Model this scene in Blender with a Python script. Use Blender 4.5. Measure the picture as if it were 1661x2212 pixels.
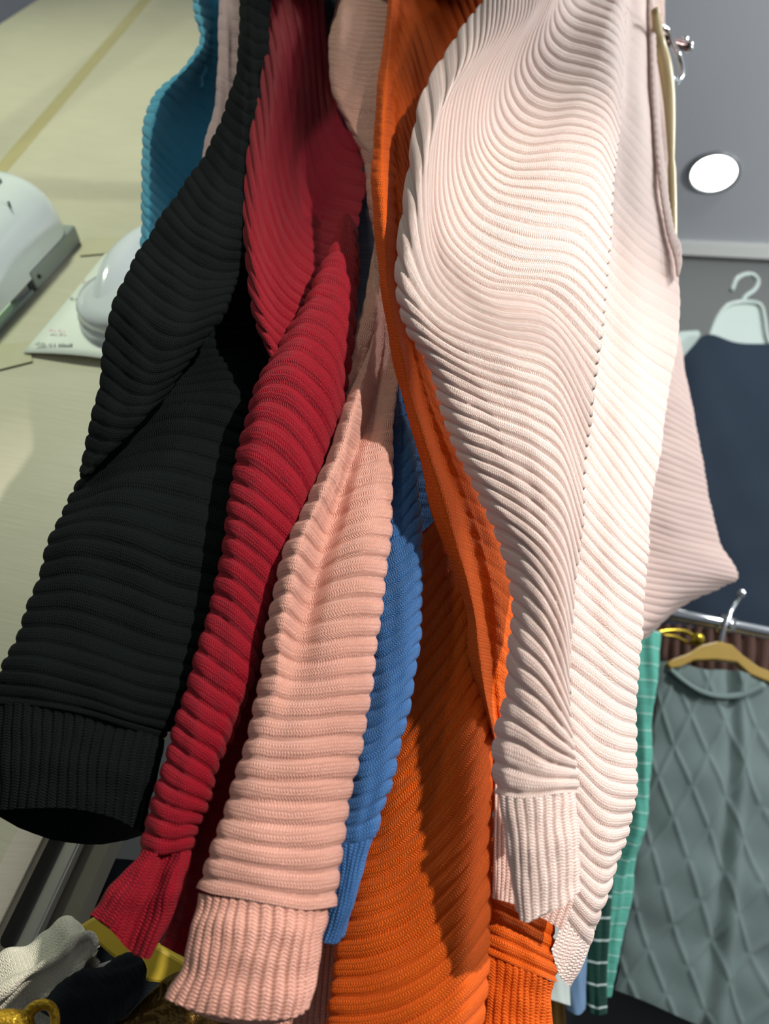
import bpy, bmesh, math, random
import numpy as np
from mathutils import Vector, Matrix

random.seed(4)
rng = np.random.default_rng(4)
scene = bpy.context.scene
for o in list(bpy.data.objects):
    bpy.data.objects.remove(o)
col = scene.collection

# ------------------------------------------------------------------ camera
W, H, FPX = 1661, 2212, 1597.0
PITCH, ROLL = math.radians(23.0), math.radians(15.0)
CAM = np.array([0.0, 0.0, 1.25])
F_ = np.array([0, math.cos(PITCH), math.sin(PITCH)])
R0 = np.array([1.0, 0, 0])
U0 = np.array([0, -math.sin(PITCH), math.cos(PITCH)])
R_ = math.cos(ROLL) * R0 + math.sin(ROLL) * U0
U_ = -math.sin(ROLL) * R0 + math.cos(ROLL) * U0
cam_d = bpy.data.cameras.new('camera')
cam = bpy.data.objects.new('camera', cam_d)
col.objects.link(cam)
M = Matrix.Identity(4)
for i in range(3):
    M[i][0], M[i][1], M[i][2], M[i][3] = R_[i], U_[i], -F_[i], CAM[i]
cam.matrix_world = M
cam_d.sensor_fit = 'VERTICAL'
cam_d.sensor_height = 36.0
cam_d.sensor_width = 36.0 * W / H
cam_d.lens = FPX / H * 36.0
cam_d.clip_start = 0.02
cam_d.dof.use_dof = True
cam_d.dof.focus_distance = 0.44
cam_d.dof.aperture_fstop = 7.0
scene.camera = cam

# ------------------------------------------------------------------ view and world
vs = scene.view_settings
vs.view_transform = 'Standard'
vs.look = 'None'
vs.gamma = 1.0
vs.use_curve_mapping = False
vs.exposure = 0.0
world = bpy.data.worlds.new('world')
scene.world = world
world.use_nodes = True
wb = world.node_tree.nodes['Background']
wb.inputs[0].default_value = (0.86, 0.93, 1.0, 1)
wb.inputs[1].default_value = 0.26


def ray(x, y):
    return F_ + ((x - W / 2) / FPX) * R_ + ((H / 2 - y) / FPX) * U_


def at_q(x, y, q):                       # point on the pixel's ray at horizontal distance q
    r = ray(x, y)
    return CAM + r * (q / r[1])


def at_z(x, y, z):                       # point on the pixel's ray at height z
    r = ray(x, y)
    return CAM + r * ((z - CAM[2]) / r[2])


def at_plane(x, y, p0, n):
    r = ray(x, y)
    return CAM + r * (np.dot(p0 - CAM, n) / np.dot(r, n))


def light(name, kind, loc, aim, energy, colour, size=0.1, spot=None, blend=0.5):
    d = bpy.data.lights.new(name, kind)
    d.energy = energy
    d.color = colour
    if kind == 'AREA':
        d.shape = 'DISK'
        d.size = size
    else:
        d.shadow_soft_size = size
    if kind == 'SPOT':
        d.spot_size = math.radians(spot)
        d.spot_blend = blend
    o = bpy.data.objects.new(name, d)
    col.objects.link(o)
    o.location = loc
    v = Vector(aim) - Vector(loc)
    o.rotation_euler = v.to_track_quat('-Z', 'Y').to_euler()
    return o


CEIL = 2.85
KEY = (0.95, -1.60, CEIL - 0.06)
light('ceiling_spot_key', 'SPOT', KEY, (0.05, 0.38, 1.37), 330, (1.0, 0.93, 0.86), 0.03, 21, 0.8)
light('fill_spot_side', 'SPOT', (1.35, -0.75, CEIL - 0.06), (0.17, 0.42, 1.76), 30, (1.0, 0.95, 0.90), 0.06, 20, 0.7)  # added spot without a visible fixture, brightens the upper pale pink jumper
light('ceiling_spot_board', 'SPOT', (-1.15, -0.45, CEIL - 0.08), (-0.85, 0.85, 1.95), 105, (0.90, 1.0, 0.76), 0.12, 80, 1.0)
light('fill_point_ceiling', 'POINT', (1.9, 0.2, 2.15), (1.9, 0.2, 0), 54, (0.96, 0.98, 1.0), 0.08)  # added point light that lifts the ceiling, back wall and right side
light('fill_area_back', 'AREA', (0.78, 0.12, CEIL - 0.08), (0.60, 1.0, 1.45), 13, (0.94, 0.99, 1.0), 0.25)  # added fill for the far sleeve and grey jumper, no real lamp


# ------------------------------------------------------------------ materials
def new_mat(name):
    m = bpy.data.materials.new(name)
    m.use_nodes = True
    nt = m.node_tree
    return m, nt, nt.nodes['Principled BSDF']


def srgb(r, g, b):
    f = lambda c: ((c / 255 + 0.055) / 1.055) ** 2.4 if c > 10 else c / 255 / 12.92
    return (f(r), f(g), f(b), 1)


def math_node(nt, op, a, b=None, clamp=False):
    n = nt.nodes.new('ShaderNodeMath')
    n.operation = op
    n.use_clamp = clamp
    for i, v in enumerate((a, b)):
        if v is None:
            continue
        if isinstance(v, (int, float)):
            n.inputs[i].default_value = v
        else:
            nt.links.new(v, n.inputs[i])
    return n.outputs[0]


def knit(name, rgb, rough=0.62, sheen=0.3, bump=1.0, spec=0.35, stitch_shade=0.32, sub=0.0):
    """Stocking-stitch yarn: V shaped loops from the cloth's own UV, counted in stitches."""
    m, nt, bs = new_mat(name)
    uv = nt.nodes.new('ShaderNodeUVMap')
    uv.uv_map = 'UVMap'
    sep = nt.nodes.new('ShaderNodeSeparateXYZ')
    nz = nt.nodes.new('ShaderNodeTexNoise')
    nz.inputs['Scale'].default_value = 0.45
    nz.inputs['Detail'].default_value = 2
    nt.links.new(uv.outputs[0], nz.inputs['Vector'])
    nt.links.new(uv.outputs[0], sep.inputs[0])
    wob = math_node(nt, 'MULTIPLY', math_node(nt, 'SUBTRACT', nz.outputs['Fac'], 0.5), 0.9)
    u = math_node(nt, 'ADD', sep.outputs[0], wob)
    v = math_node(nt, 'ADD', sep.outputs[1], wob)
    tri = math_node(nt, 'PINGPONG', v, 1.0)                       # 0..1..0
    a = math_node(nt, 'ADD', u, math_node(nt, 'MULTIPLY', tri, 0.75))
    st = math_node(nt, 'ADD', math_node(nt, 'MULTIPLY', math_node(nt, 'SINE', math_node(nt, 'MULTIPLY', a, 2 * math.pi)), 0.5), 0.5)
    wl = math_node(nt, 'ABSOLUTE', math_node(nt, 'SINE', math_node(nt, 'MULTIPLY', v, math.pi)))
    hgt = math_node(nt, 'MULTIPLY', math_node(nt, 'POWER', st, 0.8), math_node(nt, 'ADD', math_node(nt, 'MULTIPLY', wl, 0.7), 0.3))
    fib = nt.nodes.new('ShaderNodeTexNoise')
    fib.inputs['Scale'].default_value = 6.0
    fib.inputs['Detail'].default_value = 3
    nt.links.new(uv.outputs[0], fib.inputs['Vector'])
    hh = math_node(nt, 'ADD', hgt, math_node(nt, 'MULTIPLY', fib.outputs['Fac'], 0.5))
    bp = nt.nodes.new('ShaderNodeBump')
    bp.inputs['Strength'].default_value = 0.85
    bp.inputs['Distance'].default_value = 0.00062 * bump
    nt.links.new(hh, bp.inputs['Height'])
    nt.links.new(bp.outputs[0], bs.inputs['Normal'])
    mx = nt.nodes.new('ShaderNodeMix')
    mx.data_type = 'RGBA'
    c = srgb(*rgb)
    mx.inputs['A'].default_value = tuple(v_ * (1 - stitch_shade) for v_ in c[:3]) + (1,)  # shade between stitches put into the colour by height, plus fibre noise
    mx.inputs['B'].default_value = tuple(min(0.93, v_ * (1 + stitch_shade * 0.35)) for v_ in c[:3]) + (1,)
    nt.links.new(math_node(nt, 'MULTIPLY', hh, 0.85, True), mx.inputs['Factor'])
    nt.links.new(mx.outputs['Result'], bs.inputs['Base Color'])
    bs.inputs['Roughness'].default_value = rough
    bs.inputs['Specular IOR Level'].default_value = spec
    bs.inputs['Sheen Weight'].default_value = sheen
    bs.inputs['Sheen Roughness'].default_value = 0.45
    bs.inputs['Sheen Tint'].default_value = tuple(0.5 + 0.5 * v_ for v_ in c[:3]) + (1,)
    if sub:
        bs.inputs['Subsurface Weight'].default_value = sub
        bs.inputs['Subsurface Radius'].default_value = (1.0, 0.45, 0.35)
        bs.inputs['Subsurface Scale'].default_value = 0.003
    return m


def plain(name, rgb, rough=0.5, metal=0.0, noise=0.0, nscale=20.0, bump=0.0, spec=0.5, emit=None, coat=0.0):
    m, nt, bs = new_mat(name)
    c = srgb(*rgb)
    bs.inputs['Base Color'].default_value = c
    bs.inputs['Roughness'].default_value = rough
    bs.inputs['Metallic'].default_value = metal
    bs.inputs['Specular IOR Level'].default_value = spec
    bs.inputs['Coat Weight'].default_value = coat
    if noise or bump:
        tc = nt.nodes.new('ShaderNodeTexCoord')
        nz = nt.nodes.new('ShaderNodeTexNoise')
        nz.inputs['Scale'].default_value = nscale
        nz.inputs['Detail'].default_value = 4
        nt.links.new(tc.outputs['Object'], nz.inputs['Vector'])
        if noise:
            mx = nt.nodes.new('ShaderNodeMix')
            mx.data_type = 'RGBA'
            mx.inputs['A'].default_value = tuple(v * (1 - noise) for v in c[:3]) + (1,)
            mx.inputs['B'].default_value = tuple(min(1, v * (1 + noise)) for v in c[:3]) + (1,)
            nt.links.new(nz.outputs['Fac'], mx.inputs['Factor'])
            nt.links.new(mx.outputs['Result'], bs.inputs['Base Color'])
        if bump:
            bp = nt.nodes.new('ShaderNodeBump')
            bp.inputs['Strength'].default_value = 0.6
            bp.inputs['Distance'].default_value = bump
            nt.links.new(nz.outputs['Fac'], bp.inputs['Height'])
            nt.links.new(bp.outputs[0], bs.inputs['Normal'])
    if emit:
        bs.inputs['Emission Color'].default_value = srgb(*emit[0])
        bs.inputs['Emission Strength'].default_value = emit[1]
    return m


# ------------------------------------------------------------------ object helpers
def tag(o, label=None, cat=None, group=None, kind=None):
    if label: o['label'] = label
    if cat: o['category'] = cat
    if group: o['group'] = group
    if kind: o['kind'] = kind
    return o


def empty(name, loc, label, cat, group=None):
    o = bpy.data.objects.new(name, None)
    o.empty_display_size = 0.02
    o.location = loc
    col.objects.link(o)
    return tag(o, label, cat, group)


_host = {}


def link_mesh(name, me, mat, parent=None, smooth=True):
    if parent is not None:                           # a cuff belongs to its sleeve, a hem or neck band to its body
        up_ = {'cuff': ('cuff_sleeve', 'sleeve'), 'neck_band': ('body',), 'hem': ('body',), 'print_line': ('sheet',)}.get(name, ())
        key = parent.name
        hosts = [_host[(key, n_)] for n_ in up_ if (key, n_) in _host]
    else:
        hosts = []
    o = bpy.data.objects.new(name, me)
    col.objects.link(o)
    if mat: me.materials.append(mat)
    if smooth:
        me.polygons.foreach_set('use_smooth', [True] * len(me.polygons))
    if parent is not None:
        o.parent = parent
        o.matrix_parent_inverse = Matrix.Translation(-Vector(parent.location))
        _host[(parent.name, name)] = o
        if hosts:
            o.parent = hosts[0]
            o.matrix_parent_inverse = Matrix.Identity(4)
    return o


def pymesh(name, verts, faces, mat, parent=None, smooth=False):
    me = bpy.data.meshes.new(name)
    me.from_pydata([tuple(map(float, v)) for v in verts], [], faces)
    me.update()
    return link_mesh(name, me, mat, parent, smooth)


def hermite(tk, P, t):
    tk = np.asarray(tk, float)
    P = np.asarray(P, float)
    n = len(tk)
    if n == 2:
        w = ((t - tk[0]) / (tk[1] - tk[0])).reshape((-1,) + (1,) * (P.ndim - 1))
        return P[0] * (1 - w) + P[1] * w
    h = np.diff(tk)
    hs = h.reshape((-1,) + (1,) * (P.ndim - 1))
    d = np.diff(P, axis=0) / hs
    m = np.empty_like(P)
    m[1:-1] = (d[:-1] * hs[1:] + d[1:] * hs[:-1]) / (hs[1:] + hs[:-1])
    m[0] = d[0]
    m[-1] = d[-1]
    i = np.clip(np.searchsorted(tk, t, side='right') - 1, 0, n - 2)
    sh = (-1,) + (1,) * (P.ndim - 1)
    x = ((t - tk[i]) / h[i]).reshape(sh)
    hh = h[i].reshape(sh)
    return ((2 * x**3 - 3 * x**2 + 1) * P[i] + (x**3 - 2 * x**2 + x) * hh * m[i]
            + (-2 * x**3 + 3 * x**2) * P[i + 1] + (x**3 - x**2) * hh * m[i + 1])


QS = 0.85                                # sleeve distances below are noted for a rail a little further off


def unproject(XYQ, k=QS):
    x, y, q = XYQ[..., 0], XYQ[..., 1], XYQ[..., 2] * k
    r = F_ + ((x - W / 2) / FPX)[..., None] * R_ + ((H / 2 - y) / FPX)[..., None] * U_
    return CAM + r * (q / r[..., 1])[..., None]


def cloth(name, parent, mat, rows, ribs=None, q=None, offs=None, bulge=0.0, amp=0.0016, per=9, ns=72,
          ribs_s=0, thick=0.02, nb=14, stitch=0.0021, spr=4.0, groove=0.15, amp_s=None, amp_t=None, wav=0.12, sharp=0.7,
          disp=None, back_shift=None, closed=True, s_knots=None, wrinkle=0.0012, k=QS):
    """Knitted cloth through rows of control points given as pixel positions at a real horizontal distance.
    The rows run along the ribs; ribs = running rib count at each row.  The far side is closed behind it."""
    rows = [np.asarray(r, float) for r in rows]
    nr = len(rows)
    nc = max(len(r) for r in rows)
    ctrl = np.zeros((nr, nc, 3))
    sk = np.linspace(0, 1, nc) if s_knots is None else np.asarray(s_knots, float)
    qs = np.asarray(q if not np.isscalar(q) else [q] * nr, float)
    of = np.zeros(nc) if offs is None else np.asarray(offs, float)
    for i, r in enumerate(rows):
        if len(r) != nc:
            rr = hermite(np.linspace(0, 1, len(r)), r, np.linspace(0, 1, nc))
        else:
            rr = r
        ctrl[i, :, :2] = rr[:, :2]
        ctrl[i, :, 2] = qs[i] + (of if of.ndim == 1 else of[i])
    if ribs is None:
        ribs = np.arange(nr, dtype=float) * 3
        per_ = 6
    else:
        per_ = per
    ribs = np.asarray(ribs, float)
    nt_ = max(6, int((ribs[-1] - ribs[0]) * per_)) + 1
    t = np.linspace(ribs[0], ribs[-1], nt_)
    if ribs_s:
        ns = int(ribs_s * 8) + 1
    s = np.linspace(0, 1, ns)
    A = hermite(ribs, ctrl, t)                       # nt,nc,3
    A = hermite(sk, np.swapaxes(A, 0, 1), s)         # ns,nt,3
    A = np.swapaxes(A, 0, 1)
    prof = np.sqrt(np.clip(1 - (2 * s - 1) ** 2, 0, 1))
    bl = bulge if np.isscalar(bulge) else np.interp(t, ribs, bulge)[:, None]
    Fq = A.copy()
    Fq[..., 2] -= bl * prof[None, :]
    Pf = unproject(Fq, k)
    # far side
    if closed:
        sb = (1 - np.cos(np.linspace(0, math.pi, nb + 2)[1:-1])) / 2
        sb = 1 - sb
        idx = np.clip((sb * (ns - 1)).round().astype(int), 0, ns - 1)
        B = A[:, idx].copy()
        th = thick if np.isscalar(thick) else np.interp(t, ribs, thick)[:, None]
        B[..., 2] += th * np.sqrt(np.clip(1 - (2 * sb - 1) ** 2, 0, 1))[None, :]
        if back_shift is not None:
            w = np.linspace(0, 1, nt_)[:, None] * np.sin(math.pi * sb)[None, :]
            B[..., 0] += back_shift[0] * w
            B[..., 1] += back_shift[1] * w
        Pb = unproject(B, k)
        P = np.concatenate([Pf, Pb], axis=1)
        sall = np.concatenate([s, sb])
    else:
        P = Pf
        sall = s
    nS = P.shape[1]
    # normals
    if closed:
        ds = np.roll(P, -1, axis=1) - np.roll(P, 1, axis=1)
    else:
        ds = np.gradient(P, axis=1)
    dt = np.gradient(P, axis=0)
    N = np.cross(ds, dt)
    L = np.linalg.norm(N, axis=2, keepdims=True)
    N = N / np.maximum(L, 1e-12)
    mid = N[:, ns // 2]
    if np.sum(mid * (CAM - P[:, ns // 2])) < 0:
        N = -N
        flip = True
    else:
        flip = False
    tt = t[:, None]
    ss = sall[None, :]
    ph0 = rng.uniform(0, 6)
    if ribs_s:
        pr = ss * ribs_s + 0.10 * np.sin(0.7 * tt + ss * 9 + ph0)
    else:
        pr = tt + wav * np.sin(6.3 * ss + 0.23 * tt + ph0) * np.sin(0.31 * tt + 2.1 * ph0)
    gd = np.abs(pr - np.round(pr))
    hgt = 0.62 * (1 - np.exp(-(gd / groove) ** 2)) + 0.38 * np.abs(np.sin(math.pi * pr)) ** sharp
    a = amp
    if amp_s is not None:
        a = a * np.interp(ss, np.linspace(0, 1, len(amp_s)), amp_s)
    if amp_t is not None:
        a = a * np.interp(tt, ribs, amp_t)
    dsp = a * (hgt - 0.55)
    if wrinkle:
        dsp = dsp + wrinkle * (np.sin(0.55 * tt + 5 * ss + ph0) * np.sin(3.1 * ss - 0.21 * tt + 2 * ph0)
                               + 0.5 * np.sin(1.3 * tt - 7 * ss) * np.sin(9 * ss + 0.4 * tt + ph0))
    if disp is not None:
        dsp = dsp + disp(tt / (ribs[-1] + 1e-9), ss)
    P = P + N * dsp[..., None]
    if closed:
        j = np.arange(nS)
        j2 = np.roll(j, -1)
    else:
        j = np.arange(nS - 1)
        j2 = j + 1
    i = np.arange(nt_ - 1)[:, None]
    quads = np.stack([i * nS + j, i * nS + j2, (i + 1) * nS + j2, (i + 1) * nS + j], axis=-1).reshape(-1, 4)
    if flip:
        quads = quads[:, ::-1]
    me = bpy.data.meshes.new(name)
    nv, nf = nt_ * nS, len(quads)
    me.vertices.add(nv)
    me.vertices.foreach_set('co', P.reshape(-1).astype(np.float32))
    me.loops.add(nf * 4)
    me.loops.foreach_set('vertex_index', quads.reshape(-1).astype(np.int32))
    me.polygons.add(nf)
    me.polygons.foreach_set('loop_start', np.arange(0, nf * 4, 4, dtype=np.int32))
    me.update(calc_edges=True)
    # stitches: u counted along the rib, v across it
    if ribs_s:
        dl = np.linalg.norm(np.diff(P, axis=0, prepend=P[:1]), axis=2)
        u = np.cumsum(dl, axis=0) / (stitch * 0.82)
        v = np.broadcast_to(ss * ribs_s * 2.0, u.shape)
    else:
        dl = np.linalg.norm(np.diff(P, axis=1, prepend=P[:, :1]), axis=2)
        u = np.cumsum(dl, axis=1) / (stitch * 0.78)
        v = np.broadcast_to(tt * spr * 1.15, u.shape)
    UV = np.stack([u, v], axis=-1).reshape(-1, 2)
    ul = me.uv_layers.new(name='UVMap')
    ul.data.foreach_set('uv', UV[quads.reshape(-1)].reshape(-1).astype(np.float32))
    me.validate()
    return link_mesh(name, me, mat, parent)


def to_px(p, k=QS):
    """pixel and noted distance of a world point, for cloth rows laid out in the room"""
    d = np.asarray(p, float) - CAM
    zc = float(d @ F_)
    return (W / 2 + FPX * float(d @ R_) / zc, H / 2 - FPX * float(d @ U_) / zc, float(p[1]) / k)


def shoulder(parent, mat, xc, w, z0=1.93, q0=0.44, qf=0.33):
    """shoulder and upper sleeve of a hung jumper: rises from the sleeve, comes forward over it and runs back to the rail"""
    prof = [(q0, z0 - 0.06, 1.0), (q0 - 0.02, z0 + 0.02, 1.0), (0.5 * (q0 + qf), z0 + 0.05, 1.0), (qf, z0 + 0.06, 0.9), (qf - 0.012, z0 + 0.10, 0.8), (qf + 0.03, z0 + 0.155, 0.7), (0.46, max(z0 + 0.16, 2.14), 0.6), (0.54, max(z0 + 0.165, 2.16), 0.5)]
    rows_, qs_ = [], []
    for q_, z_, s_ in prof:
        a, m_, c = (to_px((xc + t_ * w * s_, q_, z_)) for t_ in (-0.5, 0.0, 0.5))
        rows_.append([a[:2], m_[:2], c[:2]])
        qs_.append(a[2])
    return cloth('shoulder', parent, mat, rows_, ribs=[0, 4, 6, 8, 10, 13, 18, 23], q=qs_, bulge=0.01, amp=0.0012, per=7, ns=24, thick=0.02)


def tube(name, pts, rad, mat, parent=None, n=12, closed_ends=True, flat=1.0):
    """Round bar through 3-D points (rad may vary)."""
    pts = [Vector(map(float, p)) for p in pts]
    rads = rad if isinstance(rad, (list, tuple)) else [rad] * len(pts)
    bm = bmesh.new()
    rings = []
    prev = None
    for k, p in enumerate(pts):
        a = pts[max(0, k - 1)]
        b = pts[min(len(pts) - 1, k + 1)]
        d = (b - a).normalized()
        if prev is None:
            side = d.orthogonal().normalized()
        else:
            side = (prev - d * prev.dot(d)).normalized()
        prev = side
        up = d.cross(side)
        rings.append([bm.verts.new(p + (side * math.cos(2 * math.pi * i / n) + up * flat * math.sin(2 * math.pi * i / n)) * rads[k]) for i in range(n)])
    for r1, r2 in zip(rings, rings[1:]):
        for i in range(n):
            bm.faces.new((r1[i], r1[(i + 1) % n], r2[(i + 1) % n], r2[i]))
    if closed_ends:
        bm.faces.new(rings[0][::-1])
        bm.faces.new(rings[-1])
    me = bpy.data.meshes.new(name)
    bm.normal_update()
    bm.to_mesh(me)
    bm.free()
    return link_mesh(name, me, mat, parent)


def smooth_path(pts, n):
    pts = np.asarray(pts, float)
    return hermite(np.arange(len(pts)), pts, np.linspace(0, len(pts) - 1, n))


def prism(name, outline, off, mat, parent=None, bevel=0.0, smooth=False):
    """Solid from a closed 3-D outline pushed along off."""
    outline = [Vector(map(float, p)) for p in outline]
    off = Vector(map(float, off))
    bm = bmesh.new()
    a = [bm.verts.new(p) for p in outline]
    b = [bm.verts.new(p + off) for p in outline]
    bm.faces.new(a)
    bm.faces.new(b[::-1])
    n = len(a)
    for i in range(n):
        bm.faces.new((a[i], b[i], b[(i + 1) % n], a[(i + 1) % n]))
    bmesh.ops.recalc_face_normals(bm, faces=bm.faces)
    if bevel:
        bmesh.ops.bevel(bm, geom=[e for e in bm.edges if e.calc_face_angle(0) > 0.6], offset=bevel, segments=2, affect='EDGES', profile=0.5)
    me = bpy.data.meshes.new(name)
    bm.to_mesh(me)
    bm.free()
    return link_mesh(name, me, mat, parent, smooth)


# ================================================================== the room
M_ceil = plain('grey_paint_ceiling', (224, 227, 232), 0.7, noise=0.04, nscale=3)
M_wall = plain('grey_paint_wall', (118, 120, 118), 0.75, noise=0.05, nscale=4)
M_trim = plain('pale_trim', (205, 205, 200), 0.5)
M_floor = plain('dark_floor', (40, 42, 45), 0.35, noise=0.15, nscale=8)
ca, cb = at_z(1475, 540, CEIL), at_z(1661, 549, CEIL)
wd = (cb - ca) / np.linalg.norm(cb - ca)                       # along the back wall
wn = np.array([wd[1], -wd[0], 0.0])                            # towards the camera
if np.dot(wn, CAM - ca) < 0: wn = -wn
wl, wr = ca - wd * 1.5, ca + wd * 2.6


def up(p, z): return np.array([p[0], p[1], z])


tag(prism('wall_back', [up(wl, 0), up(wr, 0), up(wr, CEIL), up(wl, CEIL)], -wn * 0.1, M_wall), kind='structure')
tag(prism('ceiling', [(-2.6, -2.4, CEIL), (3.2, -2.4, CEIL), (3.2, 2.9, CEIL), (-2.6, 2.9, CEIL)], (0, 0, 0.1), M_ceil), kind='structure')
tag(prism('floor', [(-2.6, -2.4, -0.1), (3.2, -2.4, -0.1), (3.2, 2.9, -0.1), (-2.6, 2.9, -0.1)], (0, 0, 0.1), M_floor), kind='structure')
ct = wn * 0.035
tag(prism('trim_1', [up(wl, CEIL), up(wl, CEIL - 0.022), up(wl, CEIL - 0.034) + ct * 0.5, up(wl, CEIL - 0.012) + ct, up(wl, CEIL) + ct], wr - wl, M_trim), kind='structure')

# ceiling downlight seen beside the neckline
dc = at_z(1542, 373, CEIL)
dl = empty('downlight', dc, 'round recessed downlight glowing white in the grey ceiling', 'ceiling light')
M_glow = plain('lamp_glass', (255, 255, 250), 0.4, emit=((255, 255, 248), 9.0))
M_ring = plain('lamp_ring', (150, 152, 156), 0.35, metal=0.4)


def ring(name, c, r0, r1, z0, z1, mat, parent, n=40):
    v, f = [], []
    prof = [(r0, z0), (r0 * 0.5 + r1 * 0.5, z0 - 0.004), (r1, z0 - 0.001), (r1, z1), (r0, z1)]
    for i in range(n):
        a = 2 * math.pi * i / n
        for r, z in prof:
            v.append((c[0] + r * math.cos(a), c[1] + r * math.sin(a), c[2] + z))
    k = len(prof)
    for i in range(n):
        for j in range(k):
            f.append((i * k + j, i * k + (j + 1) % k, ((i + 1) % n) * k + (j + 1) % k, ((i + 1) % n) * k + j))
    return pymesh(name, v, f, mat, parent, True)


ring('bezel', dc, 0.050, 0.060, -0.004, 0.0, M_ring, dl)
gv = [(dc[0], dc[1], dc[2] - 0.006)] + [(dc[0] + 0.0505 * math.cos(2 * math.pi * i / 40), dc[1] + 0.0505 * math.sin(2 * math.pi * i / 40), dc[2] - 0.003) for i in range(40)]
pymesh('lens', gv, [(0, 1 + (i + 1) % 40, 1 + i) for i in range(40)], M_glow, dl, True)

# leaning board on the left, covered in beige cloth paper
_bv = 590 * R_ + 1971 * U_ + 1597 * F_
BV = _bv / np.linalg.norm(_bv)                                  # up along the board
BH = np.array([math.cos(math.radians(-12)), math.sin(math.radians(-12)), 0.0])
BN = np.cross(BH, BV); BN /= np.linalg.norm(BN)
BP = at_q(130, 775, 0.72)
SB = 0.72 / 0.88
if np.dot(BN, CAM - BP) < 0: BN = -BN


def on_board(x, y, lift=0.0): return at_plane(x, y, BP + BN * lift, BN)


def board_mat():
    m, nt, bs = new_mat('beige_board_cloth')
    tc = nt.nodes.new('ShaderNodeTexCoord')
    mp = nt.nodes.new('ShaderNodeMapping')
    mp.inputs['Scale'].default_value = (18, 18, 420)
    nz = nt.nodes.new('ShaderNodeTexNoise')
    nz.inputs['Scale'].default_value = 1.0
    nz.inputs['Detail'].default_value = 3
    nt.links.new(tc.outputs['Object'], mp.inputs['Vector'])
    nt.links.new(mp.outputs[0], nz.inputs['Vector'])
    n2 = nt.nodes.new('ShaderNodeTexNoise')
    n2.inputs['Scale'].default_value = 6
    nt.links.new(tc.outputs['Object'], n2.inputs['Vector'])
    f = math_node(nt, 'ADD', math_node(nt, 'MULTIPLY', nz.outputs['Fac'], 0.6), math_node(nt, 'MULTIPLY', n2.outputs['Fac'], 0.4))
    mx = nt.nodes.new('ShaderNodeMix')
    mx.data_type = 'RGBA'
    mx.inputs['A'].default_value = srgb(170, 162, 140)
    mx.inputs['B'].default_value = srgb(206, 200, 178)
    nt.links.new(f, mx.inputs['Factor'])
    nt.links.new(mx.outputs['Result'], bs.inputs['Base Color'])
    bs.inputs['Roughness'].default_value = 0.42
    bp = nt.nodes.new('ShaderNodeBump')
    bp.inputs['Strength'].default_value = 0.25
    bp.inputs['Distance'].default_value = 0.0006
    nt.links.new(nz.outputs['Fac'], bp.inputs['Height'])
    nt.links.new(bp.outputs[0], bs.inputs['Normal'])
    return m


M_board = board_mat()
M_tape = plain('brown_packing_tape', (178, 166, 122), 0.22, noise=0.06, nscale=30)
M_clear = plain('clear_tape', (196, 190, 160), 0.12, coat=0.4)
M_side = plain('board_side', (112, 108, 92), 0.6, noise=0.08, nscale=40)
# edges of the board: left edge shows top left, right edge bottom left
e0 = on_board(30, 33); e1 = on_board(20, 1828)


def slab_pts(a, b, z0, z1):
    def lvl(p, z): return p + BV * ((z - p[2]) / BV[2])
    return [lvl(a, z0), lvl(b, z0), lvl(b, z1), lvl(a, z1)]


tag(prism('wall_left', slab_pts(e0, e1, 0.0, CEIL), -BN * 0.05, M_board), kind='structure')
tp0, tp1 = on_board(20, 345, 0.0006), on_board(310, 5, 0.0006)
tw = 0.012
d_ = (tp1 - tp0) / np.linalg.norm(tp1 - tp0)
s_ = np.cross(d_, BN)
tag(prism('packing_tape', [tp0 - d_ * 0.25 - s_ * tw, tp1 + d_ * 0.3 - s_ * tw, tp1 + d_ * 0.3 + s_ * tw, tp0 - d_ * 0.25 + s_ * tw], -BN * 0.0005, M_tape),
    'long brown packing tape strip stuck along the beige board', 'tape')

# printed notice taped to the board
M_paper = plain('white_paper', (226, 230, 224), 0.55)
M_ink = plain('grey_ink', (120, 128, 130), 0.7)
M_inkp = plain('pink_ink', (214, 168, 178), 0.7)
pc = [on_board(*p, 0.001) for p in ((52, 766), (235, 538), (430, 552), (330, 800))]
nb_ = empty('paper_notice', pc[0], 'white paper notice with faint print taped to the beige board', 'paper')
v, f = [], []
for i in range(13):
    for j in range(9):
        a, b = j / 8, i / 12
        p = (pc[0] * (1 - a) + pc[3] * a) * (1 - b) + (pc[1] * (1 - a) + pc[2] * a) * b
        p = p + BN * (0.006 * (1 - b) ** 3 * (0.4 + abs(math.sin(a * 3.0))) + 0.0006)
        v.append(p)
for i in range(12):
    for j in range(8):
        k = i * 9 + j
        f.append((k, k + 1, k + 10, k + 9))
sh = pymesh('sheet', v, f, M_paper, nb_, True)
md = sh.modifiers.new('thickness', 'SOLIDIFY'); md.thickness = 0.0003


def scribble(name, x0, y0, x1, y1, n, mat, hpx=7):
    """a line of small illegible print, as strokes"""
    vs_, fs_ = [], []
    a, b = np.array([x0, y0], float), np.array([x1, y1], float)
    dr = (b - a) / np.linalg.norm(b - a); nr = np.array([-dr[1], dr[0]])
    t = 0.0
    L = np.linalg.norm(b - a)
    while t < L:
        w = random.uniform(2.0, 5.0)
        h = hpx * random.uniform(0.5, 1.0)
        if random.random() < 0.85:
            c = a + dr * t
            q4 = [c, c + dr * w * 0.55, c + dr * (w * 0.55 + 1) - nr * h, c + dr * 1 - nr * h]
            k = len(vs_)
            vs_ += [on_board(p[0], p[1], 0.0085 if y0 > 700 else 0.0035) for p in q4]
            fs_.append((k, k + 1, k + 2, k + 3))
        t += w
    return pymesh(name, vs_, fs_, mat, nb_)


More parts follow.
